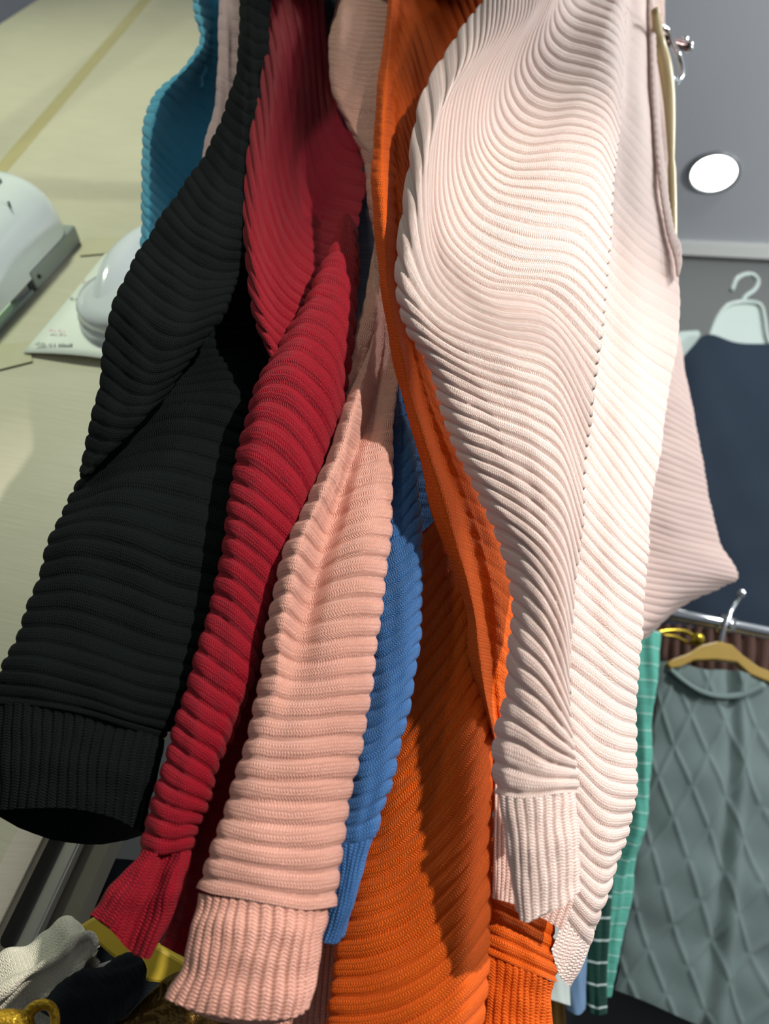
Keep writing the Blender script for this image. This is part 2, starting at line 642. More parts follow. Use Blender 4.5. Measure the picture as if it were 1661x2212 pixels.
scribble('print_line', 76, 746, 155, 750, 20, M_ink, 9)
scribble('print_line', 150, 645, 182, 655, 8, M_ink, 7)
scribble('print_line', 105, 716, 138, 720, 8, M_inkp, 8)
scribble('print_line', 176, 608, 200, 612, 6, M_inkp, 5)
for nm, pts in (('clear_tape_piece', ((180, 515), (262, 512), (250, 545), (172, 552))), ('clear_tape_piece', ((-15, 745), (62, 738), (70, 780), (-10, 800)))):
    tag(prism(nm, [on_board(*p, 0.0021) for p in pts], -BN * 0.0004, M_clear),
        'clear shiny tape holding the top corner of the white notice' if pts[0][0] > 0 else 'clear shiny tape stuck by the bottom corner of the white notice', 'tape')

# glossy white wall unit with a grey base and a small lit window
M_gloss = plain('gloss_white_plastic', (226, 232, 232), 0.12, coat=0.6)
M_base = plain('grey_plastic', (142, 150, 145), 0.35)
M_dark = plain('dark_gap', (42, 48, 46), 0.6)
M_knob = plain('mid_grey_plastic', (122, 124, 122), 0.3)
M_lit = plain('lit_window', (214, 240, 205), 0.4, emit=((205, 240, 190), 0.55))
uo = on_board(100, 600)
un = empty('wall_unit', uo, 'glossy white rounded wall unit with grey base and lit window', 'wall fixture')
# local axes: a along board (up BV), b across (BH), c out (BN)
ub = on_board(20, 720)


def unit_pt(a, b, c): return uo + (BV * a + BH * b + BN * c) * SB


# profile of the shell across the board, swept along BV and rounded off at the top end
v, f = [], []
NA, NC = 22, 22
top_a = 0.104
for i in range(NA + 1):
    if i <= 10:
        a = -0.40 + (top_a - 0.045 + 0.40) * i / 10
        k = 1.0
    else:
        ph = (i - 10) / (NA - 10) * math.pi / 2
        a = top_a - 0.045 + 0.045 * math.sin(ph)
        k = max(0.02, math.cos(ph) ** 0.4)
    for j in range(NC + 1):
        th = math.pi * j / NC
        cb_ = math.copysign(abs(math.cos(th)) ** 0.7, math.cos(th)) * 0.110
        cc_ = abs(math.sin(th)) ** 0.62 * 0.105
        v.append(unit_pt(a, -0.106 + cb_ * (0.25 + 0.75 * k), 0.020 + cc_ * k))
for i in range(NA):
    for j in range(NC):
        k = i * (NC + 1) + j
        f.append((k, k + 1, k + NC + 2, k + NC + 1))
pymesh('shell', v, f, M_gloss, un, True)
X = -BH * SB
prism('base', [unit_pt(-0.034, 0.006, 0.0), unit_pt(-0.034, 0.006, 0.030), unit_pt(0.102, 0.006, 0.030), unit_pt(0.102, 0.006, 0.0)], X * 0.20, M_base, un, 0.003)
prism('seam', [unit_pt(-0.30, -0.050, 0.1195), unit_pt(0.050, -0.050, 0.1195), unit_pt(0.050, -0.048, 0.1195), unit_pt(-0.30, -0.048, 0.1195)], BN * 0.004, M_knob, un)
prism('gap', [unit_pt(-0.042, 0.002, 0.0), unit_pt(-0.042, 0.002, 0.034), unit_pt(-0.034, 0.002, 0.034), unit_pt(-0.034, 0.002, 0.0)], X * 0.15, M_dark, un)
prism('latch', [unit_pt(-0.080, -0.004, 0.004), unit_pt(-0.080, -0.004, 0.030), unit_pt(-0.042, 0.002, 0.034), unit_pt(-0.042, 0.002, 0.004)], X * 0.12, M_knob, un, 0.004)
prism('lower_base', [unit_pt(-0.40, 0.004, 0.0), unit_pt(-0.40, 0.004, 0.008), unit_pt(-0.042, 0.006, 0.008), unit_pt(-0.042, 0.006, 0.0)], X * 0.18, M_base, un, 0.001)
prism('lit_window', [unit_pt(-0.20, -0.006, 0.009), unit_pt(-0.20, -0.010, 0.028), unit_pt(-0.080, -0.010, 0.028), unit_pt(-0.080, -0.006, 0.009)], X * 0.06, M_lit, un, 0.002)
tube('screw', [unit_pt(0.012, -0.020, 0.098), unit_pt(0.012, -0.018, 0.112)], 0.0016, M_knob, un, 8)
tube('screw', [unit_pt(-0.020, 0.005, 0.016), unit_pt(-0.020, 0.0085, 0.016)], 0.0026, M_dark, un, 8)

# white ridged fixture over the paper
fo = on_board(225, 690)
fx = empty('ridged_fixture', fo, 'glossy white plastic fixture with ridged round base over the paper notice', 'wall fixture')
M_gloss2 = plain('gloss_white_plastic_aged', (214, 218, 222), 0.14, coat=0.6)
fc = on_board(292, 690)


def fix_pt(r, th, c): return fc + ((BH * math.cos(th) + BV * math.sin(th)) * r * 1.15 + BN * c * 1.2) * SB


v, f = [], []
prof = [(0.062, 0.0), (0.0655, 0.002), (0.0655, 0.008), (0.0625, 0.0095), (0.0635, 0.012), (0.0635, 0.019), (0.060, 0.021), (0.061, 0.024), (0.061, 0.031), (0.057, 0.037), (0.045, 0.040), (0.0, 0.041)]
n = 48
for i in range(n):
    for r, c in prof:
        v.append(fix_pt(r, 2 * math.pi * i / n, c))
k = len(prof)
for i in range(n):
    for j in range(k - 1):
        f.append((i * k + j, ((i + 1) % n) * k + j, ((i + 1) % n) * k + j + 1, i * k + j + 1))
pymesh('ridged_base', v, f, M_gloss2, fx, True)
pth = [fc + (BV * a + BH * b + BN * c) * SB for a, b, c in ((-0.03, -0.012, 0.012), (0.03, -0.026, 0.036), (0.10, -0.030, 0.040), (0.17, -0.012, 0.036), (0.26, 0.01, 0.03))]
tube('arm', smooth_path(pth, 24), [0.030 - 0.012 * (i / 23) for i in range(24)], M_gloss2, fx, 16, flat=0.6)

# stepped side of the board with a slotted metal upright, bottom left
def on_step(x, y, lift=0.0): return at_plane(x, y, BP - BN * 0.05 + BN * lift, BN)


M_metal = plain('dull_steel', (150, 148, 140), 0.35, metal=0.8)
M_brown = plain('brown_panel', (92, 88, 76), 0.55, noise=0.08, nscale=30)
M_slot = plain('slot_black', (10, 10, 10), 0.8)
s0, s1 = on_step(12, 1850), on_step(190, 1930)
tag(prism('trim_2', slab_pts(s0 - BH * 0.1, s1, 0.2, CEIL - 0.2), -BN * 0.02, M_brown), kind='structure')
ur = empty('slotted_upright', on_step(75, 1960), 'dull metal upright with long slots beside the beige board', 'shelf upright')
uc = on_step(78, 1945, 0.003)


def up_pt(a, b, c): return uc + BV * a + BH * b + BN * c


prism('channel', [up_pt(-0.5, -0.016, 0), up_pt(0.5, -0.016, 0), up_pt(0.5, 0.016, 0), up_pt(-0.5, 0.016, 0)], BN * 0.010, M_metal, ur, 0.0015)
prism('rail_edge', [up_pt(-0.5, -0.0185, 0), up_pt(0.5, -0.0185, 0), up_pt(0.5, -0.0165, 0), up_pt(-0.5, -0.0165, 0)], BN * 0.016, M_trim, ur)
for i in range(-4, 4):
    a0 = -0.026 + i * 0.118
    pts = []
    for kk in range(9):
        th = math.pi * kk / 8
        pts.append(up_pt(a0 + 0.096 + 0.005 * math.sin(th), 0.005 * math.cos(th), 0.0125))
    for kk in range(9):
        th = math.pi + math.pi * kk / 8
        pts.append(up_pt(a0 + 0.005 * math.sin(th), 0.005 * math.cos(th), 0.0125))
    prism('slot', pts, -BN * 0.003, M_slot, ur)
# ================================================================== the knitted jumpers in front
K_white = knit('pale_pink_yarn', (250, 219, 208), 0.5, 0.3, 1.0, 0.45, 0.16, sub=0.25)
K_whiteshade = knit('pale_pink_yarn_shaded', (250, 212, 200), 0.6, 0.3, 0.8, 0.3, 0.16, sub=0.25)  # pinker copy of the pale yarn, shade and bounce put into its colour
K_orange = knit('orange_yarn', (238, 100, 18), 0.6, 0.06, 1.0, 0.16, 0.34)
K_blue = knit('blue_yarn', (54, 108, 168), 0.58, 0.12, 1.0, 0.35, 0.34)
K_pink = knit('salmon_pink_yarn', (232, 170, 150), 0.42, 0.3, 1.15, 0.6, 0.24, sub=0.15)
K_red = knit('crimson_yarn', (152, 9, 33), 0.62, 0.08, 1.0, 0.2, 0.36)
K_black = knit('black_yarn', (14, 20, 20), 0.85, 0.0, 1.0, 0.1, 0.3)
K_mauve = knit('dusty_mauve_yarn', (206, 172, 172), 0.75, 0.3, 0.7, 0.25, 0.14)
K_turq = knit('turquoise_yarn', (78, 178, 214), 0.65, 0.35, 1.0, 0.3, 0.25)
K_gapshade = knit('gap_shade_cloth', (38, 40, 58), 0.8, 0.2, 0.8, 0.2, 0.2)  # dark tone standing for the shade between the crimson and salmon jumpers
GRP = 'ribbed batwing jumpers on the rail'

# --- turquoise
g = empty('ribbed_jumper', at_q(380, 250, 0.50), 'turquoise ribbed knit jumper hanging against the beige board', 'jumper', GRP)
cloth('sleeve', g, K_turq,
      [[(405, -100), (425, -95), (445, -90), (465, -85), (490, -80)],
       [(418, 30), (432, 35), (448, 40), (465, 45), (490, 50)],
       [(433, 76), (441, 84), (450, 90), (465, 95), (490, 100)],
       [(400, 140), (420, 130), (440, 135), (460, 145), (490, 160)],
       [(355, 182), (375, 178), (405, 195), (440, 220), (480, 240)],
       [(325, 225), (345, 222), (375, 255), (420, 300), (470, 320)],
       [(311, 270), (328, 285), (360, 320), (410, 370), (460, 390)],
       [(306, 340), (324, 355), (350, 385), (400, 430), (450, 450)],
       [(305, 410), (322, 430), (350, 460), (400, 500), (440, 510)],
       [(305, 480), (320, 500), (345, 530), (380, 560), (430, 570)],
       [(300, 560), (315, 580), (340, 600), (370, 620), (420, 630)]],
      ribs=[0, 5, 7, 10, 12.5, 15, 17, 20, 23, 26, 29], q=0.59, offs=[0, -0.02, 0.012, 0.03, 0.02], bulge=0.004, amp=0.0014, ns=48, thick=0.06,
      stitch=0.0024, spr=4)

shoulder(g, K_turq, -0.255, 0.05, 1.99, 0.47, 0.4)

# --- dusty mauve strip
g = empty('ribbed_jumper', at_q(490, 150, 0.47), 'dusty mauve knit jumper squeezed between the turquoise and black ones', 'jumper', GRP)
cloth('sleeve', g, K_mauve,
      [[(462, -150), (485, -148), (510, -146), (560, -140)], [(467, 0), (488, 5), (510, 8), (560, 12)],
       [(473, 100), (490, 106), (505, 110), (550, 120)], [(467, 195), (482, 202), (500, 208), (540, 215)],
       [(456, 258), (470, 268), (488, 278), (520, 300)], [(444, 318), (458, 330), (475, 340), (505, 355)],
       [(432, 400), (450, 410), (470, 420), (500, 430)]],
      ribs=[0, 4, 7, 10, 12, 14, 16.5], q=0.55, bulge=0.018, amp=0.0005, ns=40, thick=0.02, stitch=0.0018, spr=5, wrinkle=0.002)

shoulder(g, K_mauve, -0.225, 0.03, 1.99, 0.45, 0.37)

# --- black
g = empty('ribbed_jumper', at_q(300, 1000, 0.43), 'black ribbed knit jumper with wide open sleeve cuff', 'jumper', GRP)
cloth('upper_sleeve', g, K_black,
      [[(523, -120), (540, -112), (560, -105), (590, -95)], [(512, 100), (530, 112), (550, 122), (580, 130)],
       [(480, 265), (510, 292), (535, 312), (570, 330)], [(410, 380), (450, 430), (500, 465), (560, 480)],
       [(330, 490), (390, 545), (450, 580), (520, 585)], [(275, 580), (340, 640), (410, 672), (489, 655)],
       [(240, 690), (300, 742), (360, 768), (436, 746)], [(214, 820), (265, 855), (320, 866), (372, 836)],
       [(193, 940), (230, 955), (265, 950), (303, 902)], [(170, 1018), (185, 1026), (205, 1014), (225, 975)]],
      ribs=[0, 7, 13, 18, 23, 27, 30.5, 34.5, 38, 40.5], q=[.51, .505, .50, .49, .485, .48, .48, .485, .49, .50], offs=[0.004, -0.006, -0.008, -0.004], bulge=0.006,
      amp=0.0011, thick=0.014, stitch=0.0019, spr=5, wrinkle=0.002)
cloth('sleeve', g, K_black,
      [[(330, 560), (400, 600), (470, 640), (540, 660), (600, 650)], [(270, 760), (350, 780), (430, 770), (520, 765), (592, 790)],
       [(212, 900), (300, 872), (400, 855), (490, 855), (560, 875)], [(165, 1030), (250, 995), (340, 975), (430, 985), (520, 1010)],
       [(114, 1142), (200, 1125), (290, 1145), (390, 1180), (500, 1210)], [(75, 1268), (160, 1262), (260, 1290), (360, 1330), (470, 1350)],
       [(35, 1380), (120, 1382), (220, 1412), (330, 1450), (432, 1468)], [(2, 1468), (90, 1474), (190, 1498), (290, 1535), (392, 1558)],
       [(-14, 1520), (75, 1524), (170, 1540), (265, 1568), (358, 1600)]],
      ribs=[0, 6, 10, 14, 18, 21.6, 24.8, 27.6, 29.6], q=[.54, .525, .515, .505, .495, .49, .485, .48, .48], bulge=0.016,
      amp=0.0016, thick=0.026, stitch=0.0019, spr=5.5, wrinkle=0.0022)
cloth('cuff', g, K_black,
      [[(-14, 1516), (75, 1520), (170, 1536), (265, 1564), (358, 1598)], [(-18, 1600), (70, 1604), (160, 1612), (250, 1640), (342, 1670)],
       [(-22, 1690), (65, 1686), (155, 1690), (240, 1712), (326, 1746)], [(-26, 1752), (60, 1746), (150, 1746), (238, 1764), (314, 1802)]],
      ribs=[0, 4, 8, 11], ribs_s=17, q=[.48, .478, .478, .48], bulge=0.015, amp=0.0012, thick=[.026, .034, .042, .05], stitch=0.0017,
      back_shift=(18, 78), wrinkle=0.0008)

cloth('body', g, K_black,
      [[(500, -180), (560, -180), (640, -180)], [(490, 100), (555, 110), (640, 110)], [(470, 330), (540, 340), (640, 340)], [(440, 540), (530, 560), (640, 560)],
       [(400, 760), (510, 780), (640, 780)], [(380, 960), (500, 980), (620, 980)]],
      ribs=[0, 8, 15, 21, 27, 33], q=.545, bulge=0.006, amp=0.0014, per=8, ns=30, thick=0.012)

shoulder(g, K_black, -0.195, 0.04, 1.97, 0.43, 0.34)

# --- added dark sheet, painted shade in the gap between the crimson and salmon ones
g = empty('ribbed_jumper', at_q(740, 320, 0.52), 'dark knit sheet standing in for shade in the gap beside the crimson jumper', 'jumper', GRP)
cloth('body', g, K_gapshade,
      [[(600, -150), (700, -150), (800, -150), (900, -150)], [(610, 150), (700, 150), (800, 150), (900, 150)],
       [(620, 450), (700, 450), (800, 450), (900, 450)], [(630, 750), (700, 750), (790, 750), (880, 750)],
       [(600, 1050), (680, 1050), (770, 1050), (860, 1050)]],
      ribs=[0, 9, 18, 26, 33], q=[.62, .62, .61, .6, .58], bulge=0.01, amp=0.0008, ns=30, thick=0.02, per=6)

shoulder(g, K_gapshade, -0.13, 0.05, 2.1, 0.52, 0.42)  # upper end of the added shade sheet

# --- crimson
g = empty('ribbed_jumper', at_q(560, 1100, 0.40), 'crimson ribbed knit jumper with flared sleeve cuff', 'jumper', GRP)
cloth('body', g, K_red,
      [[(640, -200), (690, -60), (708, 100), (722, 220), (750, 280), (800, 300)],
       [(602, -130), (648, 0), (665, 150), (676, 300), (705, 385), (790, 410)],
       [(583, -20), (612, 80), (628, 220), (636, 350), (672, 455), (775, 490)],
       [(574, 80), (592, 200), (602, 320), (624, 440), (672, 515), (770, 545)],
       [(556, 215), (570, 330), (584, 430), (618, 525), (676, 582), (765, 600)],
       [(532, 345), (552, 445), (578, 530), (622, 605), (680, 640), (755, 650)],
       [(525, 470), (546, 540), (582, 612), (628, 665), (680, 688), (740, 695)],
       [(533, 590), (562, 645), (598, 692), (636, 722), (674, 740), (720, 745)],
       [(556, 700), (582, 730), (608, 758), (634, 776), (660, 788), (700, 795)],
       [(582, 762), (596, 790), (612, 812), (628, 826), (650, 834), (690, 838)]],
      ribs=[0, 3.2, 6, 8.2, 10.4, 12.6, 14.8, 17, 19.2, 21], q=[.56, .54, .515, .5, .49, .482, .476, .474, .474, .476],
      offs=[0, -0.008, 0.004, 0.016, 0.035, 0.06], amp=0.0016, per=12, ns=110, thick=0.02, stitch=0.0019, spr=5)
cloth('sleeve', g, K_red,
      [[(738, 468), (745, 462), (752, 464), (760, 472), (768, 488)], [(705, 560), (722, 543), (745, 546), (765, 563), (774, 590)],
       [(665, 640), (692, 620), (725, 632), (755, 665), (771, 705)], [(610, 730), (640, 710), (680, 720), (725, 765), (754, 830)],
       [(560, 820), (590, 795), (640, 800), (700, 850), (735, 915)], [(522, 925), (560, 905), (610, 925), (665, 985), (694, 1045)],
       [(502, 1015), (535, 1025), (580, 1060), (630, 1110), (655, 1150)], [(490, 1130), (520, 1145), (560, 1180), (600, 1220), (620, 1255)],
       [(470, 1250), (500, 1265), (535, 1295), (565, 1330), (582, 1360)], [(437, 1370), (470, 1390), (505, 1415), (535, 1445), (548, 1465)],
       [(402, 1490), (435, 1510), (468, 1535), (495, 1560), (509, 1580)], [(365, 1600), (395, 1622), (425, 1645), (455, 1665), (470, 1678)],
       [(335, 1690), (365, 1712), (395, 1725), (425, 1735), (447, 1742)], [(315, 1775), (345, 1790), (375, 1798), (400, 1797), (420, 1797)],
       [(306, 1838), (335, 1846), (360, 1846), (390, 1843), (416, 1840)]],
      ribs=[0, 3, 5.5, 8.5, 11, 14, 16.5, 19.5, 22.3, 25.2, 28, 31, 33.3, 35.5, 37],
      q=[.53, .505, .49, .48, .475, .472, .47, .468, .466, .464, .462, .46, .46, .46, .46], bulge=[.01, .016, .02, .024, .026, .026, .024, .022, .02, .018, .017, .016, .015, .014, .012],
      amp=0.0017, thick=0.022, stitch=0.0019, spr=5)
cloth('cuff', g, K_red,
      [[(307, 1834), (335, 1842), (360, 1842), (390, 1840), (416, 1838)], [(262, 1890), (300, 1905), (335, 1912), (372, 1910), (402, 1898)],
       [(215, 1945), (262, 1968), (305, 1985), (350, 1985), (384, 1965)], [(190, 1972), (238, 2008), (278, 2052), (318, 2072), (330, 2062)]],
      ribs=[0, 4, 8, 11], ribs_s=13, q=[.46, .456, .454, .454], offs=[0, -0.004, 0.004, -0.008, 0.0], bulge=[.012, .012, .010, .008], amp=0.0009, thick=[.012, .012, .014, .016],
      stitch=0.0017, wrinkle=0.001)
cloth('back_panel', g, K_red,
      [[(600, 1180), (640, 1180), (690, 1180), (760, 1180)], [(540, 1380), (580, 1380), (630, 1385), (700, 1390)],
       [(470, 1580), (510, 1585), (560, 1590), (620, 1600)], [(410, 1760), (440, 1765), (480, 1770), (540, 1780)],
       [(380, 1930), (410, 1935), (440, 1940), (500, 1950)], [(345, 2040), (370, 2052), (400, 2066), (450, 2080)]],
      ribs=[0, 5, 10, 14.5, 18.5, 21.5], q=[.52, .51, .50, .495, .495, .495], bulge=0.006, amp=0.0013, ns=40, thick=0.012)

shoulder(g, K_red, -0.135, 0.06, 2.01, 0.44, 0.34)

# --- salmon pink
g = empty('ribbed_jumper', at_q(650, 1400, 0.38), 'salmon pink ribbed knit jumper with its sleeve cuff turned open', 'jumper', GRP)
cloth('body', g, K_pink,
      [[(722, -150), (745, -148), (790, -146), (880, -140)], [(720, 0), (742, 4), (790, 8), (880, 12)], [(711, 110), (735, 118), (790, 124), (880, 130)],
       [(720, 205), (745, 215), (795, 224), (880, 230)], [(748, 275), (772, 285), (810, 292), (880, 300)], [(786, 335), (805, 345), (830, 352), (880, 360)],
       [(796, 420), (812, 428), (836, 436), (880, 440)], [(804, 520), (818, 528), (840, 536), (880, 540)], [(808, 600), (822, 608), (842, 616), (880, 620)]],
      ribs=[0, 4, 7, 9.5, 11.5, 13.5, 16, 19, 21.5], q=[.55, .535, .525, .515, .51, .505, .505, .505, .505], bulge=0.02, amp=0.0005, ns=44, thick=0.02,
      stitch=0.0017, spr=6, wrinkle=0.0022)
cloth('folded_edge', g, K_pink,
      [[(816, 490), (828, 495), (846, 500)], [(785, 640), (808, 645), (832, 650)], [(760, 720), (785, 728), (810, 735)], [(738, 800), (760, 806), (785, 812)],
       [(727, 850), (742, 855), (762, 860)], [(711, 920), (724, 925), (742, 930)], [(696, 980), (712, 985), (728, 990)], [(672, 1060), (690, 1064), (710, 1068)]],
      ribs=[0, 3, 5.5, 8, 9.5, 11.5, 13.5, 16], q=[.53, .497, .49, .487, .485, .482, .478, .475], bulge=0.010, amp=0.0004, ns=30, thick=0.01, stitch=0.0018)
cloth('sleeve', g, K_pink,
      [[(818, 560), (825, 566), (832, 575), (838, 580), (847, 582), (862, 580)], [(789, 750), (802, 754), (820, 768), (830, 776), (844, 780), (868, 775)],
       [(752, 845), (774, 850), (800, 868), (814, 874), (832, 872), (853, 868)], [(708, 980), (735, 980), (757, 1000), (785, 986), (820, 975), (849, 978)],
       [(670, 1060), (700, 1062), (724, 1095), (760, 1076), (805, 1064), (846, 1068)], [(625, 1160), (656, 1158), (694, 1196), (738, 1172), (790, 1160), (840, 1163)],
       [(597, 1270), (630, 1262), (670, 1297), (718, 1277), (775, 1265), (830, 1268)], [(575, 1375), (605, 1368), (646, 1392), (697, 1386), (757, 1375), (820, 1374)],
       [(556, 1490), (590, 1490), (630, 1502), (682, 1500), (742, 1492), (804, 1488)], [(530, 1600), (560, 1600), (605, 1608), (662, 1608), (727, 1600), (783, 1598)],
       [(500, 1700), (530, 1705), (580, 1716), (642, 1720), (707, 1714), (762, 1708)], [(464, 1800), (490, 1812), (545, 1828), (612, 1836), (682, 1832), (739, 1820)],
       [(425, 1918), (465, 1930), (520, 1940), (590, 1953), (660, 1964), (717, 1955)]],
      ribs=[0, 5, 7.5, 10.5, 12.5, 15, 17.5, 20, 22.7, 25.2, 27.6, 30, 32.6],
      q=[.50, .49, .475, .462, .455, .448, .445, .442, .44, .438, .436, .434, .434],
      offs=[[0, -.004, .002, .004, .004, .002], [0, -.008, .008, .01, .008, .004], [0, -.014, .012, .012, .006, .0], [0, -.014, .012, .006, .0, .0], [0, -.014, .014, .004, -.002, 0],
            [0, -.013, .013, .002, -.004, 0], [0, -.010, .010, 0, -.004, 0], [0, -.006, .006, -.001, -.003, 0], [0, -.004, .003, 0, -.002, 0], [0, 0, .001, 0, 0, 0], [0, 0, 0, 0, 0, 0],
            [0, 0, 0, 0, 0, 0], [0, 0.002, 0, 0, 0, 0]],
      bulge=[.004, .006, .008, .010, .012, .014, .016, .018, .019, .02, .02, .02, .02], amp=0.0016, amp_t=[.2, .25, .35, .5, .75, .95, 1, 1, 1, 1, 1, 1, 1], per=11, ns=90, thick=0.022, stitch=0.0018, spr=5)
cloth('cuff', g, K_pink,
      [[(424, 1928), (470, 1938), (525, 1944), (600, 1958), (665, 1966), (714, 1956)], [(412, 2000), (455, 2010), (515, 2020), (590, 2032), (655, 2036), (701, 2022)],
       [(392, 2075), (440, 2090), (500, 2100), (575, 2110), (645, 2112), (686, 2098)], [(357, 2155), (415, 2180), (480, 2196), (560, 2203), (630, 2196), (670, 2172)]],
      ribs=[0, 4, 8, 12], ribs_s=14, q=[.434, .432, .432, .434], bulge=[.02, .02, .02, .02], amp=0.0013, thick=[.022, .026, .03, .034], stitch=0.0017,
      wrinkle=0.0009, back_shift=(0, 14))
cloth('hem', g, K_pink,
      [[(560, 1900), (640, 1905), (720, 1910), (780, 1915)], [(560, 2060), (640, 2066), (710, 2070), (770, 2075)], [(550, 2200), (630, 2206), (700, 2212), (760, 2215)],
       [(540, 2330), (620, 2336), (690, 2340), (750, 2345)]],
      ribs=[0, 4, 8, 12], ribs_s=16, q=.53, bulge=0.006, amp=0.0011, thick=0.012, stitch=0.0018)

shoulder(g, K_pink, -0.085, 0.05, 2.03, 0.45, 0.345)

# --- cobalt blue
g = empty('ribbed_jumper', at_q(850, 1400, 0.39), 'cobalt blue ribbed knit jumper with a narrow sleeve over the orange one', 'jumper', GRP)
cloth('sleeve', g, K_blue,
      [[(842, 840), (850, 838), (860, 836), (868, 834), (875, 832)], [(832, 962), (850, 955), (866, 946), (879, 936), (888, 930)],
       [(826, 1084), (850, 1078), (871, 1066), (890, 1048), (901, 1036)], [(820, 1205), (848, 1195), (872, 1180), (895, 1160), (909, 1146)],
       [(810, 1325), (840, 1312), (868, 1295), (894, 1272), (914, 1256)], [(795, 1435), (828, 1425), (858, 1405), (888, 1380), (912, 1362)],
       [(780, 1540), (812, 1530), (843, 1512), (873, 1488), (894, 1470)], [(760, 1642), (793, 1638), (822, 1622), (850, 1600), (869, 1585)],
       [(746, 1730), (776, 1728), (802, 1716), (828, 1700), (846, 1690)], [(734, 1790), (757, 1788), (780, 1780), (803, 1768), (823, 1757)],
       [(728, 1822), (748, 1824), (770, 1822), (790, 1815), (811, 1806)]],
      ribs=[0, 3.3, 6.6, 10, 13.2, 16.2, 19, 21.8, 24.2, 26, 27], q=[.505, .49, .475, .468, .464, .462, .46, .458, .457, .456, .456], bulge=[.006, .009, .011, .012, .013, .013, .013, .012, .012, .011, .01],
      amp=0.0014, per=12, ns=56, thick=0.014, stitch=0.0018, spr=5.5)
cloth('cuff', g, K_blue,
      [[(728, 1818), (748, 1822), (770, 1820), (790, 1813), (808, 1803)], [(722, 1890), (740, 1894), (755, 1893), (772, 1888), (787, 1878)],
       [(712, 1960), (726, 1966), (740, 1967), (754, 1963), (766, 1952)], [(690, 2024), (703, 2036), (718, 2039), (733, 2036), (745, 2018)]],
      ribs=[0, 4, 8, 12], ribs_s=7, q=[.456, .455, .454, .454], bulge=.010, amp=0.0008, thick=.012, stitch=0.0017, ns=40, wrinkle=0.0006)
cloth('body', g, K_blue,
      [[(850, 700), (900, 700), (960, 700), (1040, 700)], [(840, 900), (900, 900), (970, 905), (1060, 910)], [(840, 1060), (905, 1062), (980, 1066), (1080, 1070)],
       [(845, 1220), (900, 1222), (980, 1226), (1080, 1230)]],
      ribs=[0, 6, 11, 16], q=[.61, .60, .60, .60], bulge=0.006, amp=0.0012, ns=36, thick=0.012)

shoulder(g, K_blue, -0.045, 0.04, 2.04, 0.45, 0.37)

# --- orange
g = empty('ribbed_jumper', at_q(900, 1700, 0.41), 'bright orange ribbed knit jumper hanging beside the pale pink one', 'jumper', GRP)
cloth('sleeve_edge', g, K_orange,
      [[(890, -420), (905, -415), (925, -400), (985, -320), (1060, -170), (1160, 60)], [(850, -170), (862, -168), (876, -160), (915, -110), (970, 10), (1050, 230)], [(838, 0), (848, 4), (858, 12), (885, 70), (912, 160), (955, 300)],
       [(821, 130), (838, 134), (852, 142), (872, 195), (892, 265), (925, 370)], [(809, 260), (828, 264), (847, 270), (862, 310), (880, 370), (910, 470)],
       [(804, 370), (826, 374), (850, 380), (862, 410), (878, 460), (905, 540)], [(811, 500), (832, 504), (855, 508), (866, 530), (882, 565), (910, 630)],
       [(820, 620), (840, 622), (862, 630), (880, 650), (902, 685), (940, 740)], [(844, 760), (865, 762), (886, 770), (908, 790), (934, 825), (970, 880)],
       [(877, 895), (900, 897), (926, 905), (952, 922), (988, 955), (1030, 1000)], [(914, 1020), (940, 1025), (968, 1035), (1002, 1052), (1038, 1085), (1080, 1125)],
       [(944, 1130), (975, 1135), (1008, 1145), (1042, 1167), (1075, 1195), (1115, 1235)], [(985, 1250), (1010, 1255), (1040, 1265), (1065, 1282), (1090, 1305), (1125, 1340)],
       [(1004, 1320), (1026, 1326), (1050, 1336), (1072, 1352), (1092, 1370), (1125, 1400)], [(1012, 1400), (1034, 1406), (1056, 1412), (1074, 1424), (1092, 1440), (1116, 1465)],
       [(1034, 1500), (1050, 1506), (1066, 1512), (1080, 1520), (1094, 1530), (1112, 1545)], [(1062, 1600), (1070, 1606), (1080, 1610), (1088, 1616), (1098, 1622), (1110, 1630)]],
      ribs=[-9, 0, 5, 9.5, 14, 18, 22, 25.5, 29, 32.5, 35.5, 38, 40.5, 42, 44, 46.2, 48.5],
      q=[.56, .53, .505, .48, .465, .458, .452, .45, .45, .452, .455, .458, .462, .466, .472, .478, .484],
      offs=[0, -0.010, 0.004, 0.006, 0.012, 0.03], amp=0.0026, amp_s=[.15, .1, .8, 1, 1, 1], amp_t=[1, 1, 1, 1, 1, 1, .8, .3, .2, .2, .2, .25, .25, .25, .25, .25, .25], thick=0.012, ns=90, stitch=0.0018, spr=5, s_knots=[0, .15, .3, .5, .75, 1])
